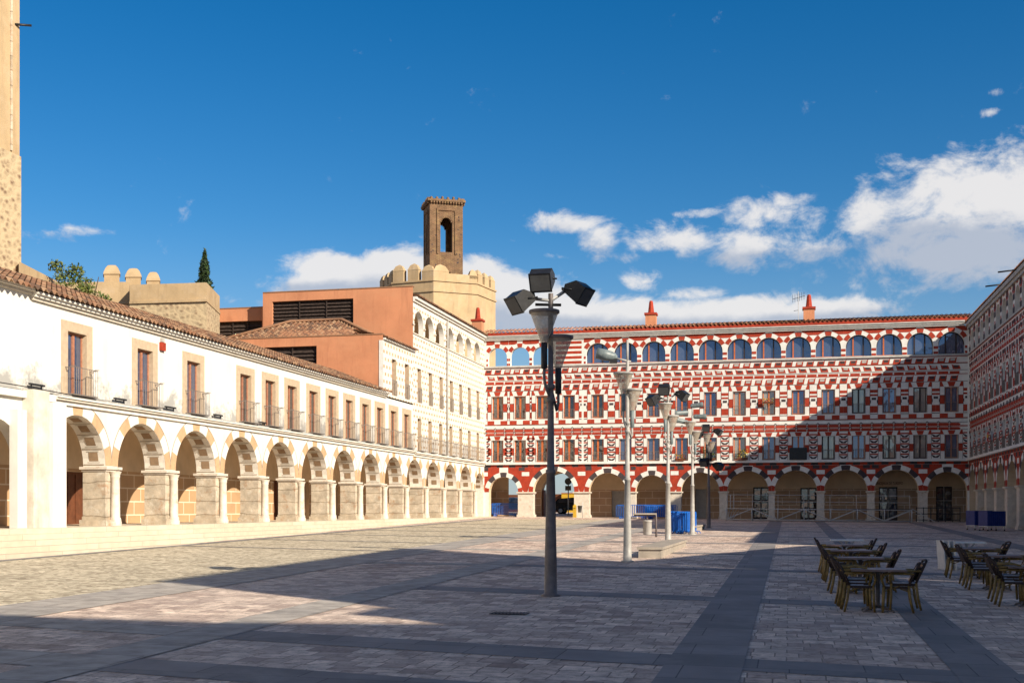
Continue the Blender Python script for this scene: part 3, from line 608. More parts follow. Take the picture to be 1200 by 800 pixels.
# ------------------------------------------------------------------ patterned cream houses at the end of the left side
w2 = MB()
band(w2, FL, split, 94.99, -.62, 3.6, [o_ for o_ in ops if o_[0] > split], WHITE, .9, COFW, True)
for o_ in ops:
    if o_[0] > split:
        c = (o_[0]+o_[1])/2; r = (o_[1]-o_[0])/2; voussoirs(w2, FL, c, r+.003, r+.48, ZSP, [TAN, WHITE, TAN, WHITE, TAN], .012, 2.1, 11, 21)
        for k in range(-4, 5):
            a = radians(k*19.5); da = radians(5.5); P = lambda an, dd: FL(c+(r-.01)*sin(an), dd, ZSP+(r-.01)*cos(an))
            w2.poly([P(a-da, -.26), P(a+da, -.26), P(a+da, -.64), P(a-da, -.64)], COFF)
ledge(w2, FL, WE+.001, 94.98, WHITE, TRIM, 3.50)
band(w2, FL, WE, 94.99, 3.6, 6.6, [(XW(x)-.42, XW(x)+.42, 3.85, 6.1, False) for x in WXB], SGR, .3, SURR)
UX = [462, 477, 491.5, 504.5, 517, 529, 540, 550, 560]
u1 = [(XW(x)-.42, XW(x)+.42, 7.17, 9.46, False) for x in UX[:2]]; u2 = [(XW(x)-.42, XW(x)+.42, 7.17, 9.46, False) for x in UX[2:]]
band(w2, FL, WB1, WE, 6.9, 10.45, u1, SGR2, .3, SURR); band(w2, FL, WE, 94.99, 6.6, 11.72, u2, SGR, .3, SURR)
lg = []
LW = [XW(430+x_/5.333) for x_ in (325, 391, 456, 520, 580, 633, 688)]
for c in LW: lg.append((c-1.02, c+1.02, 11.73, 13.32, True))
band(w2, FL, WE, 94.99, 11.72, 13.8, lg, SGR, .35, CREAMW, True)
for c in LW: fbox(w2, FL, c-1.35, c-1.02, .001, .05, 12.25, 12.35, TRIM)
fbox(w2, FL, WE, 94.98, .001, .07, 11.66, 11.74, TRIM)
fbox(w2, FL, WE-.02, 94.98, .001, .12, 13.80, 13.95, WHITE); fbox(w2, FL, WE-.02, 94.98, .001, .26, 13.951, 14.12, WHITE)
fbox(w2, FL, WB1, WE-.02, .001, .14, 10.45, 10.55, WHITE)
# loggia floor, back wall and ceiling
w2.poly([FL(WE, -2.6, 11.7), FL(95, -2.6, 11.7), FL(95, -2.6, 13.8), FL(WE, -2.6, 13.8)], OCHRE_IN); w2.poly([FL(WE, -.35, 11.72), FL(95, -.35, 11.72), FL(95, -2.6, 11.72), FL(WE, -2.6, 11.72)], STEP); w2.poly([FL(WE, -.35, 13.79), FL(95, -.35, 13.79), FL(95, -2.6, 13.79), FL(WE, -2.6, 13.79)], OCHRE_IN)
w2.build('wall', B1, True)
m = MB(); q_ = XW(523); m.tube([FL(q_, .12, 13.7), FL(q_, .08, 3.9)], .06, GREYT, 6)
for z_ in (5, 7, 9, 11, 13): fbox(m, FL, q_-.09, q_+.09, .0, .06, z_, z_+.05, GREYT)
m.build('downpipe', B1, True)
gl = MB(); gallery(gl, FL, split, 97.6, 3.6, .9, -.62, [(85.6, 86.8, 1.6)], ASHX, OCHRE_IN, OCHRE_IN); gl.build('gallery_wall', B1, True)
for x in WXB: add_window(B1, FL, XW(x), 3.85, RZL, WM2, .25, RL1, .03)
for x in UX: add_window(B1, FL, XW(x), 7.17, RZL, WM2, .25, RL2, .01)
# orange side walls facing the viewer
WO1, WO2 = XW(449), XW(484)
def wallplane(mb, u0, u1, w, z0, z1, holes, m, t=.35, mr=None):
    F = lambda s, d, z: (s, w-d, z); band(mb, F, u0, u1, z0, z1, holes, m, t, mr)
def bearing_u(x, w): return w*tan(math.atan((x-600)/1400)-THETA)
sw = MB()
def zz(x, y, w):
    a = math.atan((x-600)/1400); return (596-y)/1400*w*cos(a)/cos(a-THETA)
P3 = (bearing_u(285, WO1), bearing_u(371, WO1), zz(371, 436, WO1), zz(371, 405, WO1), False)
wallplane(sw, -36.5, UL-.001, WO1, 4, 10.75, [P3], ORANGE)
sw.box((-36.5, WO1+.36, 4), (UL-.3, WO1+.4, 10.7), ORANGE)
P1 = (bearing_u(319, WO2), bearing_u(414, WO2), zz(414, 385, WO2), zz(414, 349.5, WO2), False)
wallplane(sw, bearing_u(308, WO2), UL-.001, WO2, 8, 14.78, [P1], ORANGE)
P2 = (bearing_u(255, WO2+1), bearing_u(307, WO2+1), 10.0, zz(300, 375.5, WO2+1), False)
wallplane(sw, -44, bearing_u(308, WO2)+.3, WO2+1, 8, zz(300, 360.5, WO2+1), [P2], ORANGE)
for (u0, u1_, w, z) in ((-36.5, UL, WO1, 10.75), (bearing_u(308, WO2), UL, WO2, 14.78), (-44, bearing_u(308, WO2), WO2+1, zz(300, 360.5, WO2+1))):
    sw.box((u0, w-.03, z+.001), (u1_, w+.35, z+.07), TILE)
sw.box((bearing_u(308, WO2), WO2+.4, 8), (bearing_u(308, WO2)+.3, 95, 14.7), ORANGE)
sw.box((UL-.26, WO1-.01, 4), (UL-.0, WO1-.03, 10.4), CREAMW)
sw.build('side_wall', B1, True)
for (P_, w) in ((P3, WO1), (P1, WO2), (P2, WO2+1)):
    m = MB(); m.box((P_[0], w+.30, P_[2]), (P_[1], w+.34, P_[3]), LOUV); k = int((P_[3]-P_[2])/.24)
    for i in range(k):
        z = P_[2]+.05+i*.24; m.faces([(P_[0], w+.12, z), (P_[1], w+.12, z), (P_[1], w+.24, z+.19), (P_[0], w+.24, z+.19), (P_[0], w+.14, z-.01), (P_[1], w+.14, z-.01), (P_[1], w+.26, z+.18), (P_[0], w+.26, z+.18)], [(0, 1, 2, 3), (4, 7, 6, 5), (0, 4, 5, 1), (3, 2, 6, 7)], LOUV)
    for i in (1, 2): x = P_[0]+(P_[1]-P_[0])*i/3; m.box((x-.03, w+.09, P_[2]), (x+.03, w+.13, P_[3]), LOUV)
    m.build('louvre_panel', B1, True)
# roofs
rf = MB(); barrel_roof(rf, FL, WO1+.05, WO2+.35, .30, 10.56, -2.0, 11.1, TILE, .30, 5)
def hip(mb, pts, m, per=.3):                    # corrugated roof face: eave a->b, ridge d->c, courses parallel to the eave
    a, b, c, d = [Vector(p) for p in pts]; L0 = (b-a).length; e = (b-a)/L0; l0 = (d-a).dot(e); l1 = (b-c).dot(e); slope = (d-a)-e*l0; rows = 12; n = int(L0/per)*4
    def tm(x): return max(0, min(1, x/l0 if l0 > 1e-3 else 1, (L0-x)/l1 if l1 > 1e-3 else 1))
    for i in range(n):
        x0, x1 = L0*i/n, L0*(i+1)/n; h0, h1 = .05*cos(2*pi*x0/per), .05*cos(2*pi*x1/per)
        for j in range(rows):
            t0, t1 = j/rows, (j+1)/rows
            if t0 >= max(tm(x0), tm(x1)): break
            P = lambda x, t, h: a+e*x+slope*min(t, tm(x))+Vector((0, 0, h))
            mb.poly([P(x0, t0, h0+.03), P(x1, t0, h1+.03), P(x1, t1, h1), P(x0, t1, h0)], m, uv=[(int(x0/per+.5)+.5, j+.5)]*4)
ea, eb = (-35.2, WO1+.35, 10.8), (-25.3, WO1+.35, 10.8); rc, rd = (-28.4, 73.3, 12.25), (-32.0, 73.3, 12.25)
hip(rf, [ea, eb, rc, rd], TILE); hip(rf, [(-25.3, WO1+.35, 10.8), (-25.3, WO2-.05, 10.8), (-28.4, 73.35, 12.25), (-28.4, 73.3, 12.25)], TILE); hip(rf, [(-35.2, WO2-.05, 10.8), ea, rd, (-32.0, 73.35, 12.25)], TILE)
rf.tube([Vector(eb)+Vector((0, 0, .08)), Vector(rc)+Vector((0, 0, .08)), Vector(rd)+Vector((0, 0, .08)), Vector(ea)+Vector((0, 0, .08))], .11, TILE, 6)
rf.poly([(UL-.1, WO1+.3, 10.5), (UL-.1, WO2, 10.5), (-25.4, WO2, 10.78), (-25.4, WO1+.3, 10.78)], TILE)
rf.poly([(-35.0, WO2+.3, 14.3), (UL+.26, WO2+.3, 14.12), (UL+.26, 95.3, 14.12), (-35.0, 95.3, 14.3)], TILE)
barrel_roof(rf, FL, WO2+.1, 95.1, .42, 14.17, -.9, 14.42, TILE, .28, 3)
rf.build('roof', B1, True)

# ------------------------------------------------------------------ red and white front (far side) and right-hand side
def wedge_row(mb, F, s0, s1, z, h, pitch, up=1, ph=0.):
    x = s0+ph
    while x+pitch*.8 <= s1:
        w = pitch*.74; Z = lambda t: z+(h*t if up > 0 else h*(1-t))
        if up > 0: pts = [(-.02, 0), (.92, 0), (1.06, 1.08), (.90, .86), (.16, .86)]
        else: pts = [(.12, 0), (-.04, 1.06), (.20, .84), (.92, .80), (1.08, 0)]
        if up > 0: pts = [(px, pz) for px, pz in pts]
        fpoly(mb, F, [(x+px*w, z+pz*h) for px, pz in pts], .010, RED)
        fpoly(mb, F, [(x+.26*w, z+.36*h), (x+.78*w, z+.36*h), (x+.84*w, z+.78*h), (x+.26*w, z+.78*h)], .013, CHAR if int(x*7) % 3 else GREYT)
        x += pitch
def upper_pattern(mb, F, s0, s1, cs, hp, rows=True, top=True):
    """cs: arch / window axes, hp: half pitch"""
    for c in cs:
        R = lambda a, b, z0, z1, m=RED, d=.010: fquad(mb, F, c+a, c+b, z0, z1, d, m)
        r = hp*.84; zs = 12.37
        if top: voussoirs(mb, F, c, r+.01, r+.33, zs, [RED, None, RED], .010, hp-.002, 12, 25)
        for n_ in range(12 if top else 0):
            for sg in (-1, 1):
                x0, x1 = (hp-.002)*n_/12, (hp-.002)*(n_+1)/12; z0 = zs+sqrt(max(0, (r+.34)**2-x1*x1))+.0
                if x0 > .2: fpoly(mb, F, [(c+sg*x0, max(z0, 13.38)), (c+sg*x1, max(z0, 13.38)), (c+sg*x1, 13.73), (c+sg*x0, 13.73)], .008, RED)
        for sgn in (-1, 1):
            q = (lambda a, b, z0, z1, m=RED, d=.010: R(min(sgn*a, sgn*b), max(sgn*a, sgn*b), z0, z1, m, d))
            e = hp-.002
            if top: q(r+.015, e, 11.68, 11.86); q(r+.015, e, 12.06, 12.26)
            else: [q(0, e, z_, z_+.22) for z_ in (11.7, 12.1, 12.5, 12.9, 13.3)]
            # upper window jambs (opening half .46)
            q(.48, .82, 7.92, 8.55); q(.463, .50, 7.3, 9.2, CHAR, .012); q(.82, .85, 7.25, 9.55, CHAR); q(.50, .82, 8.55, 8.58, CHAR, .012); q(.50, .82, 7.89, 7.92, CHAR, .012)
            q(.84, e, 8.86, 9.08); q(.84, e, 7.34, 7.84); q(.84, e, 8.60, 8.74); q(.84, e, 7.20, 7.25, CHAR, .012)
            q(.96, e, 8.30, 8.48, CHAR, .012); q(.84, .90, 8.05, 8.3, CHAR, .012)
            q(.26, .84, 6.84, 7.19)
            fpoly(mb, F, [(c+sgn*.54, 9.21), (c+sgn*.84, 9.21), (c+sgn*.82, 9.57), (c+sgn*.68, 9.57)], .010, RED)
            fpoly(mb, F, [(c+sgn*.54, 5.62), (c+sgn*.82, 5.62), (c+sgn*.80, 5.94), (c+sgn*.66, 5.94)], .010, RED)
            # lower window jambs
            q(.48, .80, 4.36, 4.94); q(.463, .50, 3.8, 5.6, CHAR, .012); q(.78, .81, 3.78, 5.6, CHAR, .012)
        fpoly(mb, F, [(c-.17, 9.21), (c+.17, 9.21), (c+.30, 9.56), (c-.30, 9.56)], .010, RED)
        fpoly(mb, F, [(c-.17, 5.62), (c+.17, 5.62), (c+.28, 5.92), (c-.28, 5.92)], .010, RED)
        # black lines down the window sides
        # stacked cups between the lower windows
        for sgn in (-1, 1):
            mid = hp
            for k in range(5):
                z = 3.86+k*.39; x0 = c+sgn*(mid-.002); x1 = c+sgn*(mid-.30); x2 = c+sgn*(mid-.15)
                fpoly(mb, F, [(x0, z), (x2, z), (x1, z+.17), (x1, z+.25), (x0, z+.10)], .010, CHAR)
                fpoly(mb, F, [(x0, z+.25), (x1, z+.25), (x1, z+.355), (x0, z+.355)], .010, RED)
    if not rows: return
    wedge_row(mb, F, s0, s1, 10.98, .42, .80); wedge_row(mb, F, s0, s1, 10.50, .36, .80, -1, .25); wedge_row(mb, F, s0, s1, 9.62, .46, .80, 1, .1)
    x = s0+.1
    while x+.74 < s1: fquad(mb, F, x, x+.70, 10.16, 10.36, .010, RED); x += .80
    for z in (10.92, 10.42, 9.575, 6.795, 6.50, 5.95): fquad(mb, F, s0+.02, s1-.02, z, z+.035, .009, CHAR)  # dark outlines that also paint a relief shadow under the rows
    for z in (11.45, 10.96, 10.12, 6.84, 6.19): fquad(mb, F, s0+.02, s1-.02, z, z+.05, .0085, RED)
    fquad(mb, F, s0+.02, s1-.02, 6.26, 6.30, .009, RED)
    for z in (6.30, 5.98):
        x = s0+.15
        while x+.8 < s1:
            fpoly(mb, F, [(x-.02, z), (x+.66, z), (x+.74, z+.10), (x+.58, z+.18), (x+.04, z+.18), (x-.10, z+.10)], .010, RED)
            fpoly(mb, F, [(x-.06+.12*cos(q*pi/6), z+.15+.17*sin(q*pi/6)) for q in range(7)], .012, CHAR)
            fpoly(mb, F, [(x-.06+.07*cos(q*pi/6), z+.15+.11*sin(q*pi/6)) for q in range(7)], .014, GREYT)
            x += .80
def lower_pattern(mb, F, arcs, s0, s1):
    """arcs: (centre, radius, left limit, right limit)"""
    for (c, r, a, b) in arcs:
        zs = 1.38; ro = r+.37
        for side, lim in ((-1, c-a), (1, b-c)):
            n = 14; xs = [lim*i/n for i in range(n+1)]
            for x0, x1 in zip(xs, xs[1:]):
                z = lambda x: zs+(sqrt(max(0, ro*ro-x*x)) if x < ro else 0)
                if x1 > ro*.25: fpoly(mb, F, [(c+side*x0, min(3.37, z(x0))), (c+side*x1, min(3.37, z(x1))), (c+side*x1, 3.37), (c+side*x0, 3.37)], .008, RED)
            for ang, m in ((0, CHAR), (1, None), (2, CHAR), (3, None), (4, RED)): pass
            fquad(mb, F, *sorted((c+side*(lim-.002), c+side*(lim-min(.31, lim-ro*.7))))[0:2], 2.68, 3.0, .013, CREAMW)
            k = 0; x = .28
            while x < lim-.05:
                x1 = min(lim, x+.5); m = CHAR if k % 2 == 0 else RED
                if x > ro*.62: fquad(mb, F, *sorted((c+side*x, c+side*x1)), 3.10, 3.37, .012, m)
                x = x1; k += 1
        clip = None
        cols = [CHAR, CREAMW, CHAR, CREAMW, RED]
        for side, lim in ((-1, c-a), (1, b-c)):
            for i, m in enumerate(cols):
                lo = 0 if i == 0 else 10.5+22*(i-1); hi = 10.5 if i == 0 else min(90, 10.5+22*i)
                A = [radians(lo+(hi-lo)*j/4) for j in range(5)]
                pts = [(r*1.002*sin(q), r*1.002*cos(q)) for q in A]+[(ro*sin(q), ro*cos(q)) for q in reversed(A)]
                fpoly(mb, F, [(c+side*min(x, lim-.003), zs+z) for x, z in pts], .016, m)
    x = s0; k = 0
    while x < s1-.3:
        fquad(mb, F, x, min(x+.52, s1), 3.38, 3.585, .012, (CHAR, RED)[k % 2]); x += .52; k += 1

RB = thing('red_checkered_building', 'wide red and white checkered building facing the viewer, half in sun, half in shade', 'building', (-5, WR+4, GW(-5, WR)))
HB = thing('shaded_checkered_building', 'red and white checkered building in full shade along the right edge', 'building', (UR+4, 84, GW(UR, 84)))
HP = 1.12
RC = [11.88-2.24*i for i in range(13)]          # window axes, right to left (down to -15)
RCL = [-23.28, -21.4, -19.57]                   # closer spaced open arches at the far corner
ARC = [(-22.77, 1.225), (-18.6, 1.70), (-14.2, 1.5), (-10.65, 1.30), (-6.84, 1.5), (-3.15, 1.58), (.48, 1.6), (4.21, 1.6), (7.92, 1.6), (11.58, 1.42)]
wl = MB()
band(wl, FR, UL, UR, -1.2, 3.6, [(c-r, c+r, -1.2, 1.38+r, True) for c, r in ARC], CREAMW, .7, OCHRE_IN, True)
wins2 = [(c-.46, c+.46, 3.80, 5.60, False) for c in RC+RCL+[-17.35]]
wins3 = [(c-.46, c+.46, 7.29, 9.18, False) for c in RC+RCL+[-17.35]]
wl2 = [(c-.94, c+.94, 11.66, 13.31, True) for c in RC]+[(c-.80, c+.80, 11.66, 13.17, True) for c in RCL]
# narrower windows at the closely spaced end
band(wl, FR, UL, UR, 3.6, 6.4, wins2, CREAMW, .25, CREAMW); band(wl, FR, UL, UR, 6.4, 11.6, wins3, CREAMW, .25, CREAMW)
band(wl, FR, UL, UR, 11.6, 13.75, wl2, CREAMW, .45, CREAMW, True)
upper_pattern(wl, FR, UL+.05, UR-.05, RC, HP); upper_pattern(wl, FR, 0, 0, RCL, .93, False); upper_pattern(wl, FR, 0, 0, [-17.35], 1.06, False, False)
al = []
for i, (c, r) in enumerate(ARC):
    a = UL if i == 0 else (ARC[i-1][0]+ARC[i-1][1]+c-r)/2; b = UR-.02 if i == len(ARC)-1 else (c+r+ARC[i+1][0]-ARC[i+1][1])/2; al.append((c, r, a, b))
lower_pattern(wl, FR, al, UL+.03, UR-.05)
fbox(wl, FR, UL+.02, UR-.02, .001, .18, 3.60, 3.74, CREAMW); fbox(wl, FR, UL+.02, UR-.02, .001, .12, 11.50, 11.62, GREYT)
fbox(wl, FR, UL+.02, UR-.3, .001, .16, 13.75, 13.86, CREAMW); fbox(wl, FR, UL+.02, UR-.3, .001, .24, 13.861, 14.0, GREYT); fbox(wl, FR, UL+.02, UR-.3, .001, .30, 14.001, 14.12, GREYT)
wl.box((UL, WR-.28, 14.121), (UR+.2, WR+.5, 14.36), RED)
wl.box((-15.5, WR+9, 4), (30, WR+9.3, 14), CREAMW)
wl.box((-16.7, WR+.46, 11.55), (-16.5, WR+9, 13.9), OCHRE_IN); wl.box((-20.6, WR+3.4, 3.4), (-16.7, WR+3.6, 12.1), OCHRE_IN)
wl.box((-24.4, WR+.4, 11.35), (UR, WR+9, 11.45), STEP)
wl.build('wall', RB, True)
rf = MB(); barrel_roof(rf, FR, UL, UR+.3, .36, 14.40, -1.2, 14.80, TILER, .34, 4, .07); rf.poly([FR(-16.5, -1.2, 14.8), FR(UR+.3, -1.2, 14.8), FR(UR+.3, -9, 13.9), FR(-16.5, -9, 13.9)], TILER, uv=[(0, 0)]*4); rf.build('roof', RB, True)
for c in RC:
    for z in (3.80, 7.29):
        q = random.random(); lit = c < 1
        ms = (WM3L if c < -12 else WM3) if lit else WM3D  # dark frames put the shade of the unlit half into the colour
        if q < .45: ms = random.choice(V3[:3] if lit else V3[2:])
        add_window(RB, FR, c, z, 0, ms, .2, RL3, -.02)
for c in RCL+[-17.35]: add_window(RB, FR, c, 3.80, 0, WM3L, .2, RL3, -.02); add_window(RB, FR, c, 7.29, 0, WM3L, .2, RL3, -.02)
def arch_glass(r, h, frame):
    g_ = MB(); pts = [(-r, 0)]+[(-r*cos(pi*i/16), h-r+r*sin(pi*i/16)) for i in range(17)]+[(r, 0)]
    g_.poly([(x, .05, z) for x, z in pts], GLASS)
    f_ = MB()
    for x, m_ in ((-r*.42, frame), (r*.38, DARKW)): f_.box((x-.05, -.03, 0), (x+.05, .03, h-r+sqrt(r*r-x*x)), m_)
    f_.box((-r, -.02, 0), (r, .02, .07), frame)
    P = [(-r*cos(pi*i/16), h-r+r*sin(pi*i/16)) for i in range(17)]
    for p, q in zip(P, P[1:]):
        k = (r-.06)/r; f = lambda t: (t[0]*k, h-r+(t[1]-h+r)*k)
        f_.poly([(p[0], -.02, p[1]), (q[0], -.02, q[1]), (f(q)[0], -.02, f(q)[1]), (f(p)[0], -.02, f(p)[1])], DARKW)
    return f_.mesh('arched_window'), g_.mesh('pane')
AG = arch_glass(.94, 1.65, WOODO); AGD = arch_glass(.94, 1.65, DARKW)
for c in RC:
    p = Vector(FR(c, -.32, 11.66)); p.z += EYE; p -= RB.location; o = link('arched_window', AG[0] if c < 9 else AGD[0], RB, p, 0); link('pane', AG[1], o)
# chimneys
for (x, w) in ((560, WR+1.2), (763, WR+1.2), (948, WR+1.2)):
    u = bearing_u(x, w); m = MB(); m.box((u-.42, w-.4, 14.4), (u+.42, w+.4, 15.55), ORANGE); m.box((u-.5, w-.48, 15.551), (u+.5, w+.48, 15.72), RED)
    m.lathe((u, w, 15.72), [(.30, 0), (.24, .12), (.16, .85), (.12, 1.0)], RED, 8, False); m.build('chimney', RB, True)
# arcade piers, gallery and doors
for i in range(len(ARC)-1):
    a, b = ARC[i][0]+ARC[i][1], ARC[i+1][0]-ARC[i+1][1]
    p = pier(RB, FR, a+.002, b-.002, .7, ground(a, WR)-.02, 1.38, PALE, PALE, False)
gl = MB(); D = 3.5
rd = [(bearing_u(814.7, WR+D), bearing_u(828, WR+D), 1.62), (bearing_u(882.6, WR+D), bearing_u(901, WR+D), 1.75), (bearing_u(938, WR+D), bearing_u(957, WR+D), 1.68), (bearing_u(1030, WR+D), bearing_u(1052, WR+D), 1.72), (bearing_u(1097, WR+D), bearing_u(1116, WR+D), 1.74), (bearing_u(716.7, WR+D), bearing_u(734, WR+D), 1.5)]
zf = -1.2
for z0, z1, m in ((zf, 1.60, ASHY), (1.60, 3.45, OCHRE_IN)):
    band(gl, FR, -16.9, UR+4, z0, z1, [(p, q, z0, min(z1, zt), False) for p, q, zt in rd if zt > z0], m, .35, OCHRE_IN, d=-D)
    band(gl, FR, -22.1, -20.35, z0, z1, [], m, .35, OCHRE_IN, d=-D)
    gl.poly([FR(-24.4, -.7, z0), FR(-24.4, -D, z0), FR(-24.4, -D, z1), FR(-24.4, -.7, z1)], m)
    band(gl, FR, -24.4, -23.15, z0, z1, [], m, .35, OCHRE_IN, d=-D)
# archway through to the street
P = arcpts(-18.6, 1.75, 1.25, 14)
for p, q in zip(P, P[1:]):
    gl.poly([FR(p[0], -D, p[1]), FR(q[0], -D, q[1]), FR(q[0], -D, 3.45), FR(p[0], -D, 3.45)], OCHRE_IN)
    gl.poly([FR(p[0], -D, p[1]), FR(q[0], -D, q[1]), FR(q[0], -D-1, q[1]), FR(p[0], -D-1, p[1])], OCHRE_IN)
gl.box((-22.1, WR+D+.01, -1), (-20.36, WR+D+1, 3.4), OCHRE_IN); gl.box((-16.84, WR+D+.01, -1), (-16.4, WR+D+1, 3.4), OCHRE_IN)
gl.poly([FR(-24.4, -.7, 3.45), FR(UR+4, -.7, 3.45), FR(UR+4, -D-1, 3.45), FR(-24.4, -D-1, 3.45)], OCHRE_IN)
gl.build('gallery_wall', RB, True)
for i, (p, q, zt) in enumerate(rd):
    m = MB(); mm = SHUT if i in (0, 5) else DARKW
    m.box((p, WR+D+.25, -1.2), (q, WR+D+.30, zt), mm)
    if i in (0, 5):
        z = -1.0
        while z < zt-.1: m.box((p+.04, WR+D+.21, z), (q-.04, WR+D+.249, z+.10), mm); z += .2
        m.build('roller_shutter', RB, True)
    else:
        c = (p+q)/2; m.box((c-.03, WR+D+.2, -1.1), (c+.03, WR+D+.249, zt), GREYT); m.box((p, WR+D+.19, .62), (q, WR+D+.249, .68), GREYT)
        for a, b in ((p+.1, c-.08), (c+.08, q-.1)): m.box((a, WR+D+.235, .75), (b, WR+D+.248, zt-.1), GLASSD); m.box((a, WR+D+.235, -.7), (b, WR+D+.248, .55), GLASSD)
        m.build('door', RB, True)
m = MB(); m.box((-20.32, WR+D+.3, -1), (-20.2, WR+D+1.3, 1.6), BROWN); m.build('open_door_leaf', RB, True)
tx = bpy.data.curves.new('lettering', 'FONT'); tx.body = 'CONCEJALIA DE TURISMO'; tx.size = .30; tx.extrude = .01; tx.align_x = 'CENTER'; tx.materials.append(BROWN)
tmp = bpy.data.objects.new('tmp', tx); COL.objects.link(tmp); bpy.context.view_layer.update(); tme = bpy.data.meshes.new_from_object(tmp); bpy.data.objects.remove(tmp); to = link('lettering', tme, RB); to.rotation_euler = (radians(90), 0, 0)
to.location = Vector((bearing_u(1041, WR+D)+.0, WR+D-.02, 1.92+EYE))-RB.location; to.scale = (.62, 1, 1)
# right-hand side
hw = MB(); HA = [(93.1-4.0*i, 1.55) for i in range(0, 9)]
H0 = 55.0
HC = [93.3-2.24*i for i in range(17)]
band(hw, FQ, H0, WR, -1.9, 3.6, [(c-r, c+r, -1.9, 1.38+r, True) for c, r in HA], CREAMW, .7, OCHRE_IN, True)
hw.box((UR+.5, WR-.3, 13.0), (UR+1, WR+.4, 13.9), CREAMW)
band(hw, FQ, H0, WR, 3.6, 6.4, [(c-.46, c+.46, 3.80, 5.60, False) for c in HC], CREAMW, .25, CREAMW); band(hw, FQ, H0, WR, 6.4, 11.1, [(c-.46, c+.46, 7.29, 9.18, False) for c in HC], CREAMW, .25, CREAMW)
band(hw, FQ, H0, WR, 11.1, 13.7, [(c-.80, c+.80, 11.66, 13.2, True) for c in HC], CREAMW, .45, CREAMW)
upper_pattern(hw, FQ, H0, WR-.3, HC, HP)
for c in HC:
    for z in (11.7, 12.5, 13.05): fquad(hw, FQ, c+.82, c+1.42, z, z+.36, .015, CHAR)
    for z in (4.0, 4.7, 5.2): fquad(hw, FQ, c+.5, c+.8, z, z+.22, .016, CHAR)
    for z in (6.86, 6.45, 9.75, 10.6, 11.1): fquad(hw, FQ, c-.2, c+.3, z, z+.24, .016, CHAR); fquad(hw, FQ, c+.9, c+1.3, z, z+.24, .016, CHAR)
    for z in (9.3, 5.6): fquad(hw, FQ, c+.86, c+1.38, z, z+.2, .015, CHAR)
    for z in (7.4, 8.1, 8.6): fquad(hw, FQ, c+.5, c+.8, z, z+.25, .016, CHAR)
lower_pattern(hw, FQ, [(c, r, c-2.0, min(c+2.0, 94.98)) for c, r in HA], H0, WR-.1)
fbox(hw, FQ, H0, WR-.2, .001, .20, 3.60, 3.76, CREAMW); fbox(hw, FQ, H0, WR-.2, .001, .12, 11.50, 11.62, GREYT)
fbox(hw, FQ, H0, WR-.25, .02, .16, 13.42, 13.62, GREYT); fbox(hw, FQ, H0, WR-.25, .001, .28, 13.621, 13.86, GREYT)
hw.box((UR, H0, -1.9), (UR+14, H0+.3, 14.1), CREAMW); hw.box((UR+10, H0, -1.9), (UR+10.3, WR+9, 14), CREAMW)
fbox(hw, FQ, H0, WR, -.3, -.35, 11.66, 13.5, GLASSD); 
hw.build('wall', HB, True)
rf = MB(); barrel_roof(rf, FQ, H0-.2, WR+.3, .33, 13.93, -2.4, 14.75, TILER, .34, 5, .05); rf.poly([FQ(H0-.2, -2.4, 14.75), FQ(WR+.3, -2.4, 14.75), FQ(WR+.3, -10, 14), FQ(H0-.2, -10, 14)], TILER, uv=[(0, 0)]*4); rf.build('roof', HB, True)
for s in (79.2, 74.6):                           # gutter spouts
    m = MB(); m.tube([FQ(s, .1, 13.95), FQ(s, 1.2, 13.85)], .05, IRON, 6); m.build('spout', HB, True)
for c in HC: add_window(HB, FQ, c, 3.80, RZQ, WM3D, .2, RL3, -.02); add_window(HB, FQ, c, 7.29, RZQ, WM3D, .2, RL3, -.02)
for (c, r), (c2, r2) in zip(HA, HA[1:]):
    pier(HB, FQ, c2+r2+.002, c-r-.002, .7, ground(UR, c)-.02, 1.38, PALE, PALE, False)
gl = MB()
for z0, z1, m in ((-1.9, 1.6, ASHX), (1.6, 3.45, OCHRE_IN)): band(gl, FQ, H0, WR+4, z0, z1, [], m, .3, d=-4)
gl.poly([FQ(H0, -.7, 3.45), FQ(WR+4, -.7, 3.45), FQ(WR+4, -4, 3.45), FQ(H0, -4, 3.45)], OCHRE_IN); gl.build('gallery_wall', HB, True)

# the rest of the square's right and near sides (outside the picture, they throw its shade)
def plain_house(name, label, u0, u1, w0, w1, top, top2=None, m=CREAMW, skew=0):
    r = thing(name, label, 'building', ((u0+u1)/2, (w0+w1)/2, GW(u0, w0)))
    a = MB(); b0 = -2.8; t2 = top if top2 is None else top2
    a.faces([(u0, w0, b0), (u1, w0, b0), (u1, w1-skew, b0), (u0, w1, b0), (u0, w0, top), (u1, w0, top), (u1, w1-skew, t2), (u0, w1, t2)], [(0, 3, 2, 1), (4, 5, 6, 7), (0, 1, 5, 4), (1, 2, 6, 5), (2, 3, 7, 6), (3, 0, 4, 7)], m); a.build('wall', r, True)
    a = MB(); a.faces([(u0-.3, w0-.0, top+.01), (u1, w0, top+.01), (u1, w1-skew, t2+.01), (u0-.3, w1, t2+.01), (u0-.3, w0, top+.18), (u1, w0, top+.18), (u1, w1-skew, t2+.18), (u0-.3, w1, t2+.18)], [(0, 3, 2, 1), (4, 5, 6, 7), (0, 1, 5, 4), (1, 2, 6, 5), (2, 3, 7, 6), (3, 0, 4, 7)], TILER); a.build('roof', r, True)
    s = w0+1.5
    while s < w1-1.2:
        for z in (0.2, 3.9, 7.3, 10.6):
            if z+2.2 < min(top, t2): add_window(r, lambda q, d, zz_: (u0-d, q, zz_), s, z, RZQ, WM3D, -.02)
        s += 2.6
    return r
def gz(u, w, H): return ground(u, w)+H
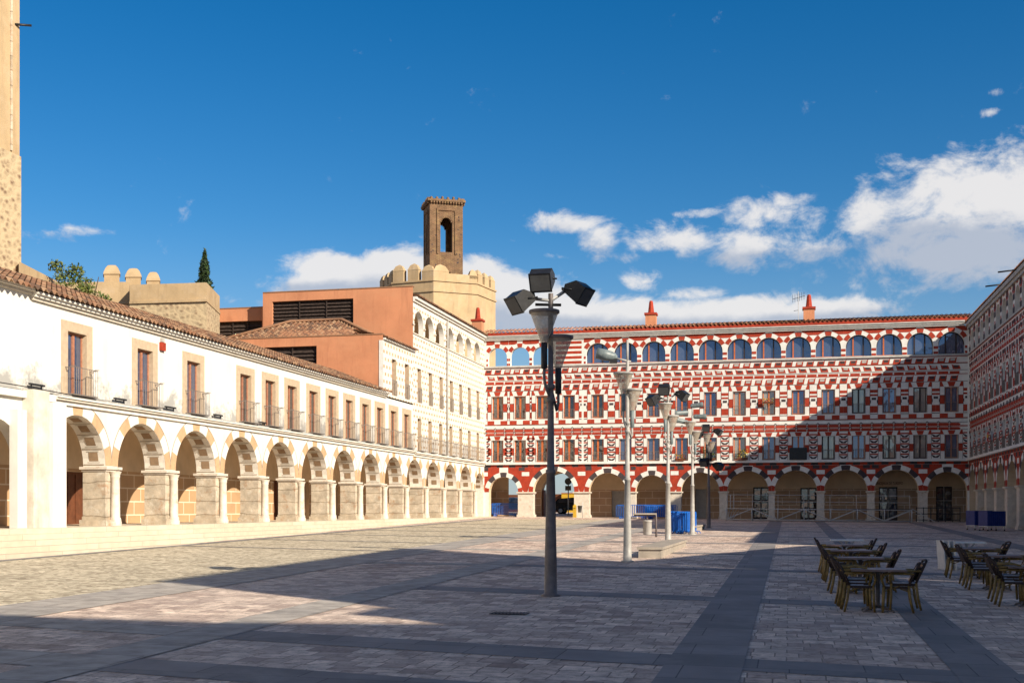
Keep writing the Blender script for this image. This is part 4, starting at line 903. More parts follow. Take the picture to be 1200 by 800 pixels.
plain_house('side_house', 'four storey plain cream house, tallest along the right side of the square', UR+.0, UR+12, 7.3, 23.6, 14.35, skew=7.6)  # far end slanted along the sun's bearing to set the shadow edge
plain_house('side_house', 'narrow cream annex on the four storey house, added unseen to shape its shadow', UR+.0, UR+6, 6.1, 7.29, 10.2, skew=0)  # annex added out of view to shorten the tip of the lit wedge
plain_house('side_house', 'lower cream house with a sloping roof line next to the four storey one', UR+.0, UR+10, 23.65, 40.4, 9.0, 5.85)
plain_house('side_house', 'two storey cream house beside the checkered building', UR+.0, UR+10, 40.9, 54.6, 7.35)
r = thing('tall_house', 'tall cream house closing the near end of the square behind the viewer', 'building', (36, -8, GW(36, -5)))
a = MB(); pts = [(17, -14), (58, -14), (58, 5.2), (23.8, -3.3), (17, -3.2)]; a.prism(pts, -3, 17.75, CREAMW); a.build('wall', r, True)
a = MB(); a.prism(pts, 17.76, 17.95, TILER); a.build('roof', r, True)

# ------------------------------------------------------------------ towers, walls and trees behind
def cam2w(Xc, Zc): return (Xc*cos(THETA)-Zc*sin(THETA), Xc*sin(THETA)+Zc*cos(THETA))
T = thing('octagonal_tower', 'octagonal buff fortress tower with a ruined brick bell turret on top', 'tower', (*cam2w(-7.9, 124), 2.2))
Rv = 6.04; cX, cZ = -7.75, 124.0
def octpts(R): return [cam2w(cX+R*sin(q*pi/4), cZ-R*cos(q*pi/4)) for q in range(8)]
m = MB(); m.prism(octpts(Rv), -2, 22.5, TAPIA); m.prism(octpts(Rv+.12), 21.45, 21.62, TAPIA); m.prism(octpts(Rv+.12), 22.5, 22.66, TAPIA)
O = octpts(Rv)
def seg_box(mb, p, q, f0, f1, t, z0, z1, mt, cap=0):   # box on the edge p->q from fraction f0 to f1, thickness inwards t
    p, q = Vector(p), Vector(q); dr = q-p; nrm = Vector((-dr.y, dr.x)).normalized()
    c = Vector(((O[0][0]+O[4][0])/2, (O[0][1]+O[4][1])/2))
    if nrm.dot(c-p) < 0: nrm = -nrm
    a, b = p+dr*f0, p+dr*f1; pts = [tuple(a), tuple(b), tuple(b+nrm*t), tuple(a+nrm*t)]
    ar = sum(pts[i][0]*pts[(i+1) % 4][1]-pts[(i+1) % 4][0]*pts[i][1] for i in range(4))
    if ar < 0: pts = pts[::-1]
    mb.prism(pts, z0, z1, mt)
    if cap:
        cc = (sum(x for x, y in pts)/4, sum(y for x, y in pts)/4); e = 1.06
        base = [(cc[0]+(x-cc[0])*e, cc[1]+(y-cc[1])*e, z1) for x, y in pts]; mid = [(cc[0]+(x-cc[0])*.60, cc[1]+(y-cc[1])*.60, z1+cap*.72) for x, y in pts]
        mb.faces(base+mid+[(cc[0], cc[1], z1+cap)], [(0, 1, 5, 4), (1, 2, 6, 5), (2, 3, 7, 6), (3, 0, 4, 7), (4, 5, 8), (5, 6, 8), (6, 7, 8), (7, 4, 8)], mt)
seg_box(m, O[0], O[1], 0, 1, .6, 22.66, 23.35, TAPIA); seg_box(m, O[0], O[1], -.0, .35, .62, 23.35, 23.5, TAPIA, .75); seg_box(m, O[0], O[1], .82, 1.0, .62, 23.0, 23.3, TAPIA, .7)
seg_box(m, O[7], O[0], .72, 1, .6, 22.66, 23.5, TAPIA, .7)
for f in (.02, .38): seg_box(m, O[7], O[0], f, f+.26, .6, 22.66, 23.75, TAPIA, .7)
for e0, e1 in ((1, 2), (6, 7), (5, 6), (2, 3), (3, 4), (4, 5)):
    for f in (.05, .40, .74): seg_box(m, O[e0], O[e1], f, f+.23, .6, 22.66, 23.5, TAPIA, .6)
m.build('body', T, True)
# brick bell turret
bt = MB(); tcx, tcz, hs_ = -7.12, 123.2, 1.715; th_ = radians(15)
def turF(k):
    ang = th_+k*pi/2                            # outward normal, in camera plan: (sin, -cos)
    nx, nz_ = sin(ang), -cos(ang); sx_, sz_ = cos(ang), sin(ang)
    return lambda s, d, z: (*cam2w(tcx+nx*(hs_+d)+sx_*s, tcz+nz_*(hs_+d)+sz_*s), z)
for k in range(4):
    F = turF(k)
    band(bt, F, -hs_, hs_, 21.4, 25.1, [(-.45, .45, 21.6, 24.3, True)] if k != 3 else [], TURB, .55, TURB, True)
    band(bt, F, -hs_, hs_, 25.1, 31.0, [(-.62, .62, 26.1, 29.75, True)] if k in (0, 2) else [(-.28, .28, 26.0, 29.2, True)], TURB, .55, TURB, True)
    for (a_, b_, z0_, z1_) in ((-1.0, -.85, 25.9, 30.3), (.85, 1.0, 25.9, 30.3), (-1.0, 1.0, 30.301, 30.5)):   # raised brick frame round the opening
        P_ = [F(a_, 0, z0_), F(b_, 0, z0_), F(b_, .10, z0_), F(a_, .10, z0_), F(a_, 0, z1_), F(b_, 0, z1_), F(b_, .10, z1_), F(a_, .10, z1_)]
        bt.faces(P_, [(0, 1, 2, 3), (4, 5, 6, 7), (0, 3, 7, 4), (1, 2, 6, 5), (3, 2, 6, 7)], TURB)
    if k in (0, 2):
        for q_ in range(9):                     # lobes hanging round the arch
            an = pi*(q_+.5)/9; x_, z_ = -.56*cos(an), 29.13+.56*sin(an)
            bt.faces([F(x_+.10*cos(t_*pi/3), dd_, z_+.10*sin(t_*pi/3)) for dd_ in (-.02, -.4) for t_ in range(6)], [(0, 1, 2, 3, 4, 5)]+[(t_, (t_+1) % 6, 6+(t_+1) % 6, 6+t_) for t_ in range(6)], TURB)
    for q_ in range(16):                        # putlog holes
        x_ = random.choice((-1, 1))*random.uniform(1.05, 1.6); z_ = random.uniform(22.5, 30); fpoly(bt, F, [(x_-.06, z_-.07), (x_+.06, z_-.06), (x_+.06, z_+.06), (x_-.06, z_+.07)], .012, CHAR)
    for i in range(12):
        s = -hs_+hs_*2*(i+.5)/12; fbox(bt, F, s-.09, s+.09, 0, 0, 0, 0, TURB) if 0 else bt.faces([F(s-.08, .0, 31.0), F(s+.08, .0, 31.0), F(s+.08, .22, 31.0), F(s-.08, .22, 31.0), F(s-.08, .0, 31.2), F(s+.08, .0, 31.2), F(s+.08, .22, 31.2), F(s-.08, .22, 31.2)], [(0, 1, 2, 3), (4, 5, 6, 7), (0, 1, 5, 4), (1, 2, 6, 5), (2, 3, 7, 6), (3, 0, 4, 7)], TURB)
        if i % 2 == 0:
            h = .20+.14*random.random(); bt.faces([F(s-.10, -.3, 31.42), F(s+.14, -.3, 31.42), F(s+.14, .22, 31.42), F(s-.10, .22, 31.42), F(s-.06, -.25, 31.42+h), F(s+.1, -.25, 31.42+h), F(s+.1, .18, 31.42+h*.8), F(s-.06, .18, 31.42+h)], [(4, 5, 6, 7), (0, 1, 5, 4), (1, 2, 6, 5), (2, 3, 7, 6), (3, 0, 4, 7)], TURB)
F = turF(0); e = hs_+.24
sq = [turF(0)(-e, .24, 0)[:2], turF(0)(e, .24, 0)[:2], turF(2)(-e, .24, 0)[:2], turF(2)(e, .24, 0)[:2]]
bt.prism(sq, 31.2, 31.42, TURB)
bt.build('bell_turret', T, True)
# old town wall bastion with merlons
FW = thing('fortress_wall', 'buff rubble bastion with three domed merlons behind the white building roof', 'wall', (*cam2w(-22, 80), 0.5))
m = MB(); zc = 75.
def cxz(x, Z): return cam2w((x-600)/1400*Z, Z)
pl = [cxz(152, 75), cxz(242, 74.2), cxz(257.5, 79), cxz(250, 90), cxz(150, 90)]
m.prism(pl, -1, 12.85, RUBBLE); m.prism([cxz(151.5, 74.9), cxz(242.3, 74.05), cxz(258.2, 79), cxz(250, 90.2), cxz(149, 90.2)], 12.85, 13.0, TAPIA)
m.prism(pl, 13.0, 14.05, TAPIA); m.build('bastion', FW, True)
m = MB(); pl2 = [cxz(60, 77), cxz(152, 77), cxz(152, 79), cxz(60, 79)]; m.prism(pl2, -1, 13.2, RUBBLE); m.prism([cxz(60, 76.9), cxz(151.4, 76.9), cxz(152, 79), cxz(60, 79)], 13.2, 14.6, TAPIA)
m.prism([cxz(140, 80), cxz(196, 80), cxz(196, 81), cxz(140, 81)], 10, 14.85, TAPIA); m.build('curtain_wall', FW, True)
for (x0, x1, Z, zb) in ((122, 140, 78.2, 14.6), (147.5, 165, 80.5, 14.85), (172, 187, 80.5, 14.6)):
    m = MB(); p = [cxz(x0, Z-.5), cxz(x1, Z-.5), cxz(x1, Z+.5), cxz(x0, Z+.5)]; m.prism(p, zb-.3, zb+.65, TAPIA)
    cc = Vector((sum(q[0] for q in p)/4, sum(q[1] for q in p)/4)); prev = None
    rings = [(1.12, .65), (1.06, .80), (.80, 1.1), (.50, 1.28), (.1, 1.34)]
    vs = []
    for e, dz in rings: vs += [(cc.x+(q[0]-cc.x)*e, cc.y+(q[1]-cc.y)*e, zb+dz) for q in p]
    m.faces(vs, [(r_*4+i, r_*4+(i+1) % 4, r_*4+4+(i+1) % 4, r_*4+4+i) for r_ in range(4) for i in range(4)]+[(3, 2, 1, 0), (16, 17, 18, 19)], TAPIA); m.build('merlon', FW, True)
m = MB(); a = cxz(22, 50); b = cxz(78, 55.5); c_ = cxz(78, 57); d_ = cxz(22, 52); m.prism([a, b, c_, d_], 2, 10.35, TAPIA); o = m.build('parapet', FW, True)
# big tower at the left edge
LT = thing('stone_tower', 'tall tower cut by the left edge, smooth cream render above rubble stone', 'tower', (-36, 41, .9))
m = MB(); m.prism([(-42, 37), (-31.7, 37), (-31.7, 44.6), (-32.6, 45.6), (-42, 45.6)], -1, 14.9, RUBBLE); m.build('rubble_base', LT, True)
m = MB(); m.prism([(-42, 37), (-31.78, 37), (-31.78, 44.6), (-32.65, 45.55), (-42, 45.55)], 14.9, 27, TAPIA); m.tube([(-31.75, 44.0, 15), (-31.75, 44.0, 27)], .06, STONE, 5); m.tube([(-31.8, 44.3, 20.4), (-31.35, 44.8, 20.5)], .05, IRON, 6); m.build('shaft', LT, True)
# trees
def leaves(mb, pts, size, mts, up=.3):
    for p in pts:
        p = Vector(p); a = Vector((random.gauss(0, 1), random.gauss(0, 1), random.gauss(0, 1)*.6+up)).normalized(); b = a.orthogonal().normalized(); c = a.cross(b)
        t = random.random()*2*pi; b, c = b*cos(t)+c*sin(t), c*cos(t)-b*sin(t); s = size*random.uniform(.6, 1.4)
        mb.poly([p-b*s, p+c*s*.4, p+b*s, p-c*s*.4], random.choice(mts))
tp = cxz(96, 53); FT = thing('leafy_tree', 'sprawling green tree growing over the clay tile roof at the far left', 'tree', (tp[0], tp[1], 6.5+EYE))
m = MB(); br = []
for k in range(9):
    a = random.uniform(-1.3, 1.3); b = random.uniform(-.7, .7); e = Vector((tp[0]+a*1.0, tp[1]+b, 8.6+random.uniform(.0, 2.0))); s0_ = Vector((tp[0], tp[1], 6.5)); mdl = s0_.lerp(e, .5)+Vector((0, 0, .3)); m.tube([s0_, mdl, e], [.09, .05, .015], BARK, 5); br.append(e)
m.build('trunk', FT, True); m = MB(); P = []
cen = [(-1.15, 0, 10.75, .38), (-.8, 0, 10.2, .5), (-.35, .1, 10.55, .42), (-.1, .1, 9.9, .65), (.3, -.1, 9.5, .6), (.65, 0, 9.0, .5), (1.0, .0, 9.25, .35), (-.55, -.2, 9.3, .55), (-1.5, 0, 9.5, .3), (.1, 0, 8.6, .5), (.8, 0, 8.3, .5), (-.5, 0, 8.6, .4)]
for (a, b, z, r) in cen:
    for k in range(int(420*r)):
        v = Vector((random.gauss(0, 1), random.gauss(0, 1), random.gauss(0, 1))).normalized()*r*random.random()**.45; P.append((tp[0]+a*.974+v.x, tp[1]+a*.22+b+v.y, z+v.z*.85))
leaves(m, P, .085, [FOLI, FOLY, FOLY]); m.build('crown', FT, True)
tp = cxz(238.5, 88); CT = thing('cypress_tree', 'small dark pointed cypress rising behind the bastion parapet', 'tree', (tp[0], tp[1], 9+EYE))
m = MB(); m.tube([(tp[0], tp[1], 9), (tp[0], tp[1], 18)], [.2, .04], BARK, 6); m.build('trunk', CT, True); m = MB(); P = []
for k in range(5200):
    t = random.random(); z = 13+5.9*t; r = .98*(1-t)**.75*(1+.25*sin(z*5+k % 3)); a = random.random()*2*pi; q = random.random()**.4; P.append((tp[0]+r*q*cos(a)+.1*t, tp[1]+r*q*sin(a), z+.12*random.gauss(0, 1)))
leaves(m, P, .13, [FOLC, FOLC, FOLI], .8); m.build('crown', CT, True)
# rooftop aerial
u = bearing_u(935.5, WR+.6); A = MB(); A.tube([(u, WR+.6, 14.5), (u, WR+.6, 16.9)], .025, GALV, 5); A.tube([(u-.45, WR+.6, 16.3), (u+.5, WR+.6, 16.55)], .02, IRON, 5)
for k in range(6): x = u-.42+k*.17; A.tube([(x, WR+.3, 16.0+.04*k), (x, WR+.6, 16.35+.04*k), (x, WR+.9, 16.7+.04*k)], .014, IRON, 4)
A.tube([(u-.35, WR+.6, 15.4), (u, WR+.6, 15.45)], .018, IRON, 4)
r = thing('tv_aerial', 'spindly television aerial on the red roof beside the right-hand chimney', 'aerial', (u, WR+.6, 14.5+EYE)); A.build('mast', r, True)

# ------------------------------------------------------------------ street seen through the archway
r = thing('yellow_building', 'low yellow building seen through the archway across the street', 'building', (-22, 142, GW(-22, 112)))
m = MB(); m.box((bearing_u(658, 140), 140, -.6), (bearing_u(705, 140), 150, 1.85), YELW); m.build('wall', r, True); m = MB(); m.box((bearing_u(636, 141), 141, -.6), (bearing_u(658, 141)-.01, 150, 1.78), BROWN); m.build('annex', r, True); m = MB(); m.box((bearing_u(658, 140)-.05, 139.9, 1.851), (bearing_u(705, 140)+.1, 150, 1.92), TILER); m.build('roof', r, True)
r = thing('garden_wall', 'dark low wall seen through the small corner arch', 'wall', (-31, 140, GW(-31, 112)))
m = MB(); m.box((-36, 139, -.6), (bearing_u(634, 139), 139.4, 1.7), BROWN); m.build('masonry', r, True)
def car(name, label, u, w, rz, paint):
    r = thing(name, label, 'car', (u, w, GW(u, w)), rz)
    prof = [(-2.1, .35), (-2.15, .75), (-2.0, 1.0), (-1.55, 1.45), (-.2, 1.56), (.45, 1.48), (1.15, 1.05), (1.95, .88), (2.15, .6), (2.12, .35)]
    b = MB(); n = len(prof)
    def inset(z): return .84-(max(0, z-1.0)*.38)
    vs = [(x, -inset(z), z) for x, z in prof]+[(x, inset(z), z) for x, z in prof]
    b.faces(vs, [tuple(range(n)), tuple(range(2*n-1, n-1, -1))]+[(i, n+i, n+(i+1) % n, (i+1) % n) for i in range(n)], paint); b.build('body', r)
    g_ = MB()
    for sg in (-1, 1):
        Y = lambda z: sg*(inset(z)+.008)
        for q in ([(-1.75, 1.06), (-1.45, 1.38), (-.75, 1.45), (-.75, 1.06)], [(-.68, 1.06), (-.68, 1.46), (.0, 1.48), (.35, 1.42), (.9, 1.06)]): g_.poly([(x, Y(z), z) for x, z in q], GLASSD)
    g_.poly([(.50, -.62, 1.47), (.50, .62, 1.47), (1.13, .78, 1.09), (1.13, -.78, 1.09)], GLASSD); g_.poly([(-1.60, -.62, 1.42), (-1.60, .62, 1.42), (-2.0, .76, 1.04), (-2.0, -.76, 1.04)], GLASSD); g_.build('windows', r)
    for x in (-1.3, 1.3):
        for y in (-.78, .78):
            t = MB(); t.lathe((0, -.1, 0), [(.20, 0), (.33, .01), (.33, .19), (.20, .2)], RUBR, 18, False, (0, 1, 0)); o = t.build('wheel', r); o.location = (x, y, .33)
            t = MB(); t.lathe((0, -.104, 0), [(.05, 0), (.19, .002), (.19, .206), (.05, .208)], GALV, 12, False, (0, 1, 0)); t.build('rim', o)
    for y in (-.6, .6): t = MB(); t.box((2.02, y-.16, .66), (2.16, y+.16, .82), TABW); t.build('headlight', r)
car('parked_car', 'black hatchback parked on the street behind the tall open archway', -19.6, 111, 0, CARD)
car('parked_car', 'silver car on the street seen through the small corner arch', -26.3, 115, 0, CARS)
u, w = bearing_u(666, 101.5), 101.5
r = thing('road_sign', 'round road sign with a square plate on a thin post in the archway', 'sign', (u, w, GW(u, w))); m = MB(); m.tube([(0, 0, 0), (0, 0, 3.3)], .05, GALV, 8); m.build('post', r)
m = MB(); m.lathe((0, -.07, 2.98), [(.30, 0), (.30, .03)], SIGNR, 20, False, (0, -1, 0)); m.build('disc', r); m = MB(); m.box((-.26, -.1, 2.2), (.26, -.07, 2.6), SIGNR); m.build('plate', r)
u, w = bearing_u(673.5, 93.2), 93.2
r = thing('yellow_post_box', 'small yellow box on a post at the foot of the pier by the open archway', 'box', (u, w, GW(u, w))); m = MB(); m.box((-.12, -.12, .05), (.12, .12, 1.0), YELW); m.lathe((0, 0, 1.0), [(.12, 0), (.1, .06), (.03, .1)], YELW, 12); m.build('body', r); m = MB(); m.box((-.08, -.13, .75), (.08, -.121, .8), BLACKP); m.build('slot', r)
u, w = bearing_u(679.5, 93.3), 93.3
r = thing('litter_bin', 'narrow dark bin on a post against the pier beside the yellow box', 'bin', (u, w, GW(u, w))); m = MB(); m.tube([(.22, 0, 0), (.22, 0, 1.25)], .03, GALV, 6); m.build('post', r); m = MB(); m.lathe((0, 0, .45), [(.13, 0), (.18, .5), (.19, .5), (.19, .54)], SIGNR, 14); m.build('bucket', r)

# ------------------------------------------------------------------ lamp posts down the square
def head_box(parent, org, yaw, tilt, mt, size=1.):
    """a three-sided theatre floodlight: wide glass front, ridge-backed body"""
    m = MB(); s = size; P = [(-.24, -.26), (.24, -.26), (.24, .10), (.0, .34), (-.0, .34), (-.24, .10)]
    hw = .27*s
    prof = [(0.30, -.23), (.30, .23), (-.02, .26), (-.26, .02), (-.20, -.16)]    # (forward, up)
    vs = [(-hw, x*s, z*s) for x, z in prof]+[(hw, x*s, z*s) for x, z in prof]; n = 5
    m.faces(vs, [tuple(range(n)), tuple(range(2*n-1, n-1, -1))]+[(i, (i+1) % n, n+(i+1) % n, n+i) for i in range(n)], mt)
    m.box((-hw*1.05, .301*s, -.25*s), (hw*1.05, .33*s, .25*s), mt)
    o = m.build('floodlight', parent); o.rotation_euler = (tilt, 0, yaw); o.location = org
    g_ = MB(); g_.box((-hw*.9, .331*s, -.2*s), (hw*.9, .338*s, .2*s), SIGNR); g_.build('lens', o)
    g_ = MB(); g_.tube([(-hw*1.0, .0, .0), (-hw*1.12, -.25*s, -.1*s), (0, -.40*s, -.18*s), (hw*1.12, -.25*s, -.1*s), (hw*1.0, 0, 0)], .018, mt, 6); g_.build('yoke', o)
    return o
def lamp(u, w, label, paint, kind, H=5.85):
    r = thing('lamp_post', label, 'lamp post', (u, w, GW(u, w)), THETA, 'lamp posts in a line down the square')
    m = MB(); m.lathe((0, 0, 0), [(.19, 0), (.19, .03), (.125, .05), (.12, .5), (.10, 1.5), (.082, 2.36), (.098, 2.37), (.098, 2.44), (.072, 2.45), (.060, 3.6), (.060, 3.75), (.08, 3.76), (.08, 3.84), (.06, 3.85), (.057, 4.0), (.078, 4.01), (.078, 4.09), (.054, 4.1), (.048, H)], paint, 16); m.build('pole', r)
    for sx, zt in ((-.13, 5.50), (.15, 5.04)):
        m = MB(); m.lathe((sx, -.14 if sx < 0 else .10, 0), [(.075, zt-.62), (.085, zt-.56), (.27, zt-.05)], CONE, 20)
        m.lathe((sx, -.14 if sx < 0 else .10, 0), [(.28, zt-.06), (.295, zt-.05), (.295, zt), (.28, zt+.005)], paint, 20); o = m.build('uplight_cone', r)
        m = MB(); yy = -.14 if sx < 0 else .10; m.lathe((sx, yy, 0), [(.05, zt-1.12), (.062, zt-1.10), (.062, zt-.63), (.05, zt-.62)], BLACKP if paint is LAMPD else SPOTG, 12); m.build('ballast_tube', o)
        m = MB(); m.tube([(sx, yy, zt-1.1), (sx, yy, zt-1.3), (sx*.8, yy*.8, zt-1.45), (0, 0, 3.8 if sx < 0 else 3.6+.45)], .028, paint, 8); m.build('bracket', o)
    if kind in ('flood', 'flooddark'):
        m = MB(); m.tube([(-.32, 0, H-.10), (0, 0, H-.14), (.38, 0, H+.12)], .035, GALV, 6); m.tube([(-.30, -.05, H-.22), (.2, 0, H-.22)], .03, BLACKP, 6); m.build('crossbar', r)
        head_box(r, (-.55, -.05, H-.13), radians(122), radians(-34), BLACKP, .74); head_box(r, (-.16, -.10, H+.27), radians(166), radians(-30), BLACKP, .76); head_box(r, (.50, -.05, H+.04), radians(-122), radians(-34), BLACKP, .74)
    elif kind == 'spot':
        m = MB(); m.tube([(0, 0, H-.1), (0, 0, H+.62)], .035, paint, 8); m.tube([(.1, 0, H-.02), (-.35, 0, H+.08)], .03, paint, 8); m.build('arm', r)
        m = MB(); m.lathe((-.3, 0, H+.1), [(.05, 0), (.12, .08), (.15, .2), (.16, .3), (.165, .31), (.165, .62), (.14, .62)], SPOTG, 14, True, (-1, 0, .22)); m.box((-.52, -.1, H-.06), (-.3, .1, H+.06), BLACKP); m.build('spotlight', r)
    elif kind == 'tubes':
        m = MB(); m.tube([(0, 0, H-.1), (0, 0, H+.45)], .04, paint, 8); m.build('arm', r)
        for (x0, z0, dx, dz) in ((-.1, .45, .85, .12), (.05, -.05, .8, .0), (-.2, .15, -.7, -.05), (-.2, -.35, -.6, .15)):
            m = MB(); m.lathe((x0, 0, H+z0), [(.06, 0), (.11, .05), (.12, .5), (.14, .52), (.14, .62)], SPOTG, 12, True, (dx, .1, dz)); m.build('spotlight', r)
    if kind == 'flooddark':
        head_box(r, (-.25, -.1, H-1.7), radians(150), radians(-40), BLACKP, .85); head_box(r, (.5, -.1, H-1.95), radians(-140), radians(-35), BLACKP, .85)
    return r
lamp(-4.5, 22.7, 'tall dark lamp post nearest the viewer with three black floodlights', LAMPD, 'flood')
lamp(-4.6, 34.7, 'pale lamp post with a single grey cannon spotlight pointing left above two cones', LAMPG, 'spot')
lamp(-4.6, 46.7, 'pale lamp post with three black floodlights, left of the stacked blue barriers', LAMPG, 'flood', 5.8)
lamp(-4.6, 58.7, 'pale lamp post with grey tube spotlights, right of the stacked blue barriers', LAMPG, 'tubes', 5.8)
lamp(-4.6, 70.7, 'dark lamp post with floodlights at two heights, farthest of the line', LAMPD, 'flooddark', 5.6)

# ------------------------------------------------------------------ concrete blocks, bin frame, barriers, stage rail
def conc_bench(u0, u1, w0, w1, top, label):
    g0 = GW(u0, w0); r = thing('concrete_bench', label, 'bench', ((u0+u1)/2, w0, g0)); cx, cw = (u0+u1)/2, w0
    m = MB(); m.faces([(u0-cx, 0, -.1), (u1-cx, 0, -.1), (u1-cx, w1-w0, -.1), (u0-cx, w1-w0, -.1), (u0-cx, 0, top), (u1-cx, 0, top), (u1-cx, w1-w0, top), (u0-cx, w1-w0, top)], [(0, 3, 2, 1), (0, 1, 5, 4), (1, 2, 6, 5), (2, 3, 7, 6), (3, 0, 4, 7)], CONC); m.build('base', r)
    m = MB(); m.box((u0-cx-.05, -.05, top+.001), (u1-cx+.05, w1-w0+.05, top+.08), CONC); m.build('slab', r)
conc_bench(-4.55, -3.85, 36.9, 46, .26, 'long low pale concrete bench block beside the second and third lamp posts')
conc_bench(-5.25, -4.65, 60.8, 68, .28, 'low pale concrete bench block at the foot of the farthest lamp post')
u, w = -6.45, 54.7
r = thing('litter_bin', 'grey cylindrical litter bin hanging under a bent steel frame in the sun', 'bin', (u, w, GW(u, w)), THETA)
m = MB(); m.tube([(.52, 0, 0), (.52, 0, 1.0), (-.5, 0, 1.0)], .045, LAMPD, 8); m.box((-.5, -.2, 1.03), (.52, .2, 1.09), CONC); m.build('frame', r)
m = MB(); m.lathe((.12, 0, .1), [(.17, 0), (.2, .04), (.2, .60), (.22, .61), (.22, .66), (.17, .67)], GREYT, 18); m.build('bucket', r); m = MB(); m.tube([(.12, 0, .75), (.12, 0, 1.0)], .02, LAMPD, 6); m.build('hanger', r)
def barrier_mesh():
    a = MB(); L_ = 2.3; hh = 1.08
    a.tube([(-L_/2, 0, .18), (-L_/2, 0, hh-.1), (-L_/2+.1, 0, hh), (L_/2-.1, 0, hh), (L_/2, 0, hh-.1), (L_/2, 0, .18), (-L_/2, 0, .18)], .024, BLUEP, 6)
    for i in range(15): x = -L_/2+L_*(i+1)/16; a.tube([(x, 0, .18), (x, 0, hh)], .014, BLUEP, 4)
    f = MB(); f.tube([(0, -.3, 0), (0, -.22, .12), (0, .22, .12), (0, .3, 0)], .024, BLUEP, 6); f.box((-.03, -.03, .1), (.03, .03, .2), BLUEP)
    return a.mesh('rail_panel'), f.mesh('foot')
BM = barrier_mesh()
def barrier(u, w, rz, label, lift=0., group='crowd barriers'):
    r = thing('crowd_barrier', label, 'barrier', (u, w, GW(u, w)+lift), rz, group); link('rail_panel', BM[0], r); [link('foot', BM[1], r, (x, 0, 0)) for x in (-.85, .85)]
for k in range(7): barrier(-12.0+.12*k, 92.6+.15*k, radians(2), 'blue crowd barrier in the row leaning together before the gallery', 0, 'row of blue barriers before the gallery')
for k in range(4): barrier(-10.0+.1*k, 93.6+.15*k, radians(1), 'blue crowd barrier in the row leaning together before the gallery', 0, 'row of blue barriers before the gallery')
for k in range(9): barrier(-5.72+.12*k, 60.6-.05*k+random.uniform(-.12,.12), radians(86+random.uniform(-7,7)), 'blue crowd barrier in the tight upright stack between two white lamp posts', 0, 'tight stack of blue barriers')
for k in range(3): barrier(-22.9+.05*k, 95.9+.2*k, 0, 'blue crowd barrier, one of three under the small corner arch', 0, 'barriers under the corner arch')
# folded trolleys of blue chairs on the right
for k, (u, w) in enumerate(((10.75, 73.8), (11.2, 72.2))):
    r = thing('chair_trolley', ('dark blue covered trolley of folded chairs in the shade, the farther of two', 'dark blue covered trolley of folded chairs in the shade, the nearer of two')[k], 'trolley', (u, w, GW(u, w)), radians(20))
    m = MB(); m.prism([(-.55, -.5), (.55, -.5), (.55, .5), (-.55, .5)], .28, 1.12, BLUED)
    for i in range(9): x = -.5+i*.125; m.box((x-.02, -.53, .3), (x+.02, -.501, 1.1), BLUED)
    m.build('cover', r); m = MB()
    for x in (-.5, .5):
        for y in (-.45, .45): m.tube([(x, y, .04), (x, y, .28)], .03, GALV, 6); m.lathe((x-.025, y, .05), [(.05, 0), (.05, .05)], RUBR, 10, False, (1, 0, 0))
    m.box((-.55, -.5, .24), (.55, .5, .279), GALV); m.build('frame', r)
# stage rail made of steel trusses
sw0 = 90.4; r = thing('stage_truss', 'long low steel truss railing standing in front of the shaded galleries', 'truss', (2.2, sw0, GW(2.2, sw0)))
def trus(u): return u-2.2
m = MB(); m2 = MB()
u0, u1 = -4.6, 8.6; gy = lambda u: GW(u, sw0)-GW(2.2, sw0)
for y in (0, 1.6):
    for z in (.10, .90): m.tube([(trus(u0), y, gy(u0)+z), (trus(u1), y, gy(u1)+z)], .035, GALV, 6)
    n = 7; st = (u1-u0)/n
    for i in range(n+1): u = u0+st*i; m.tube([(trus(u), y, gy(u)+0), (trus(u), y, gy(u)+.95)], .04, GALV, 6)
    for i in range(n):
        a, b = u0+st*i, u0+st*(i+1); z0, z1 = (.1, .9) if i % 2 else (.9, .1); m.tube([(trus(a), y, gy(a)+z1), (trus(b), y, gy(b)+z0)], .035, GALV, 5)
for i in range(8): u = u0+(u1-u0)/7*i; m.tube([(trus(u), 0, gy(u)+.9), (trus(u), 1.6, gy(u)+.9)], .03, GALV, 5)
for i in range(5): m.tube([(trus(u0)+.1*i, 0, .05), (trus(u0)+.25*i, .5, .9)], .025, GALV, 5)
for i in range(6): m.tube([(trus(u1)-.3+.28*i, 0, .8-.13*i), (trus(u1)-.1+.28*i, .9, .8-.13*i)], .025, GALV, 5)
m.tube([(trus(u1), 0, .95), (trus(u1)+1.6, 0, .0)], .03, GALV, 5)
m.build('truss', r)
for z in (1.45, 1.95): m2.tube([(trus(u0), 1.5, gy(u0)+z), (trus(u1), 1.5, gy(u1)+z)], .018, GALV, 5)
for i in range(8): u = u0+(u1-u0)/7*i; m2.tube([(trus(u), 1.5, gy(u)+.9), (trus(u), 1.5, gy(u)+2.0)], .02, GALV, 5)
for i in range(3): m2.tube([(trus(u0)+.25*i, 1.5, .9), (trus(u0)+.25*i, 1.5, 2.0)], .03, GALV, 5)
m2.build('handrail', r)
m = MB(); m.box((trus(u0)+.1, .1, .905), (trus(u1)-.1, 1.5, .94), BLACKP); m.build('deck', r)
# dark fence before the last door
u, w = 10.4, 94.3; r = thing('low_fence', 'dark low fence in front of the last shaded doorway at the corner', 'fence', (u, w, GW(u, w)))
m = MB()
for z in (.15, .6, 1.05): m.tube([(-1.1, 0, z), (2.0, 0, z)], .03, IRON, 5)
for i in range(7): m.tube([(-1.1+i*.516, 0, 0), (-1.1+i*.516, 0, 1.1)], .035, IRON, 5)
m.build('rails', r)
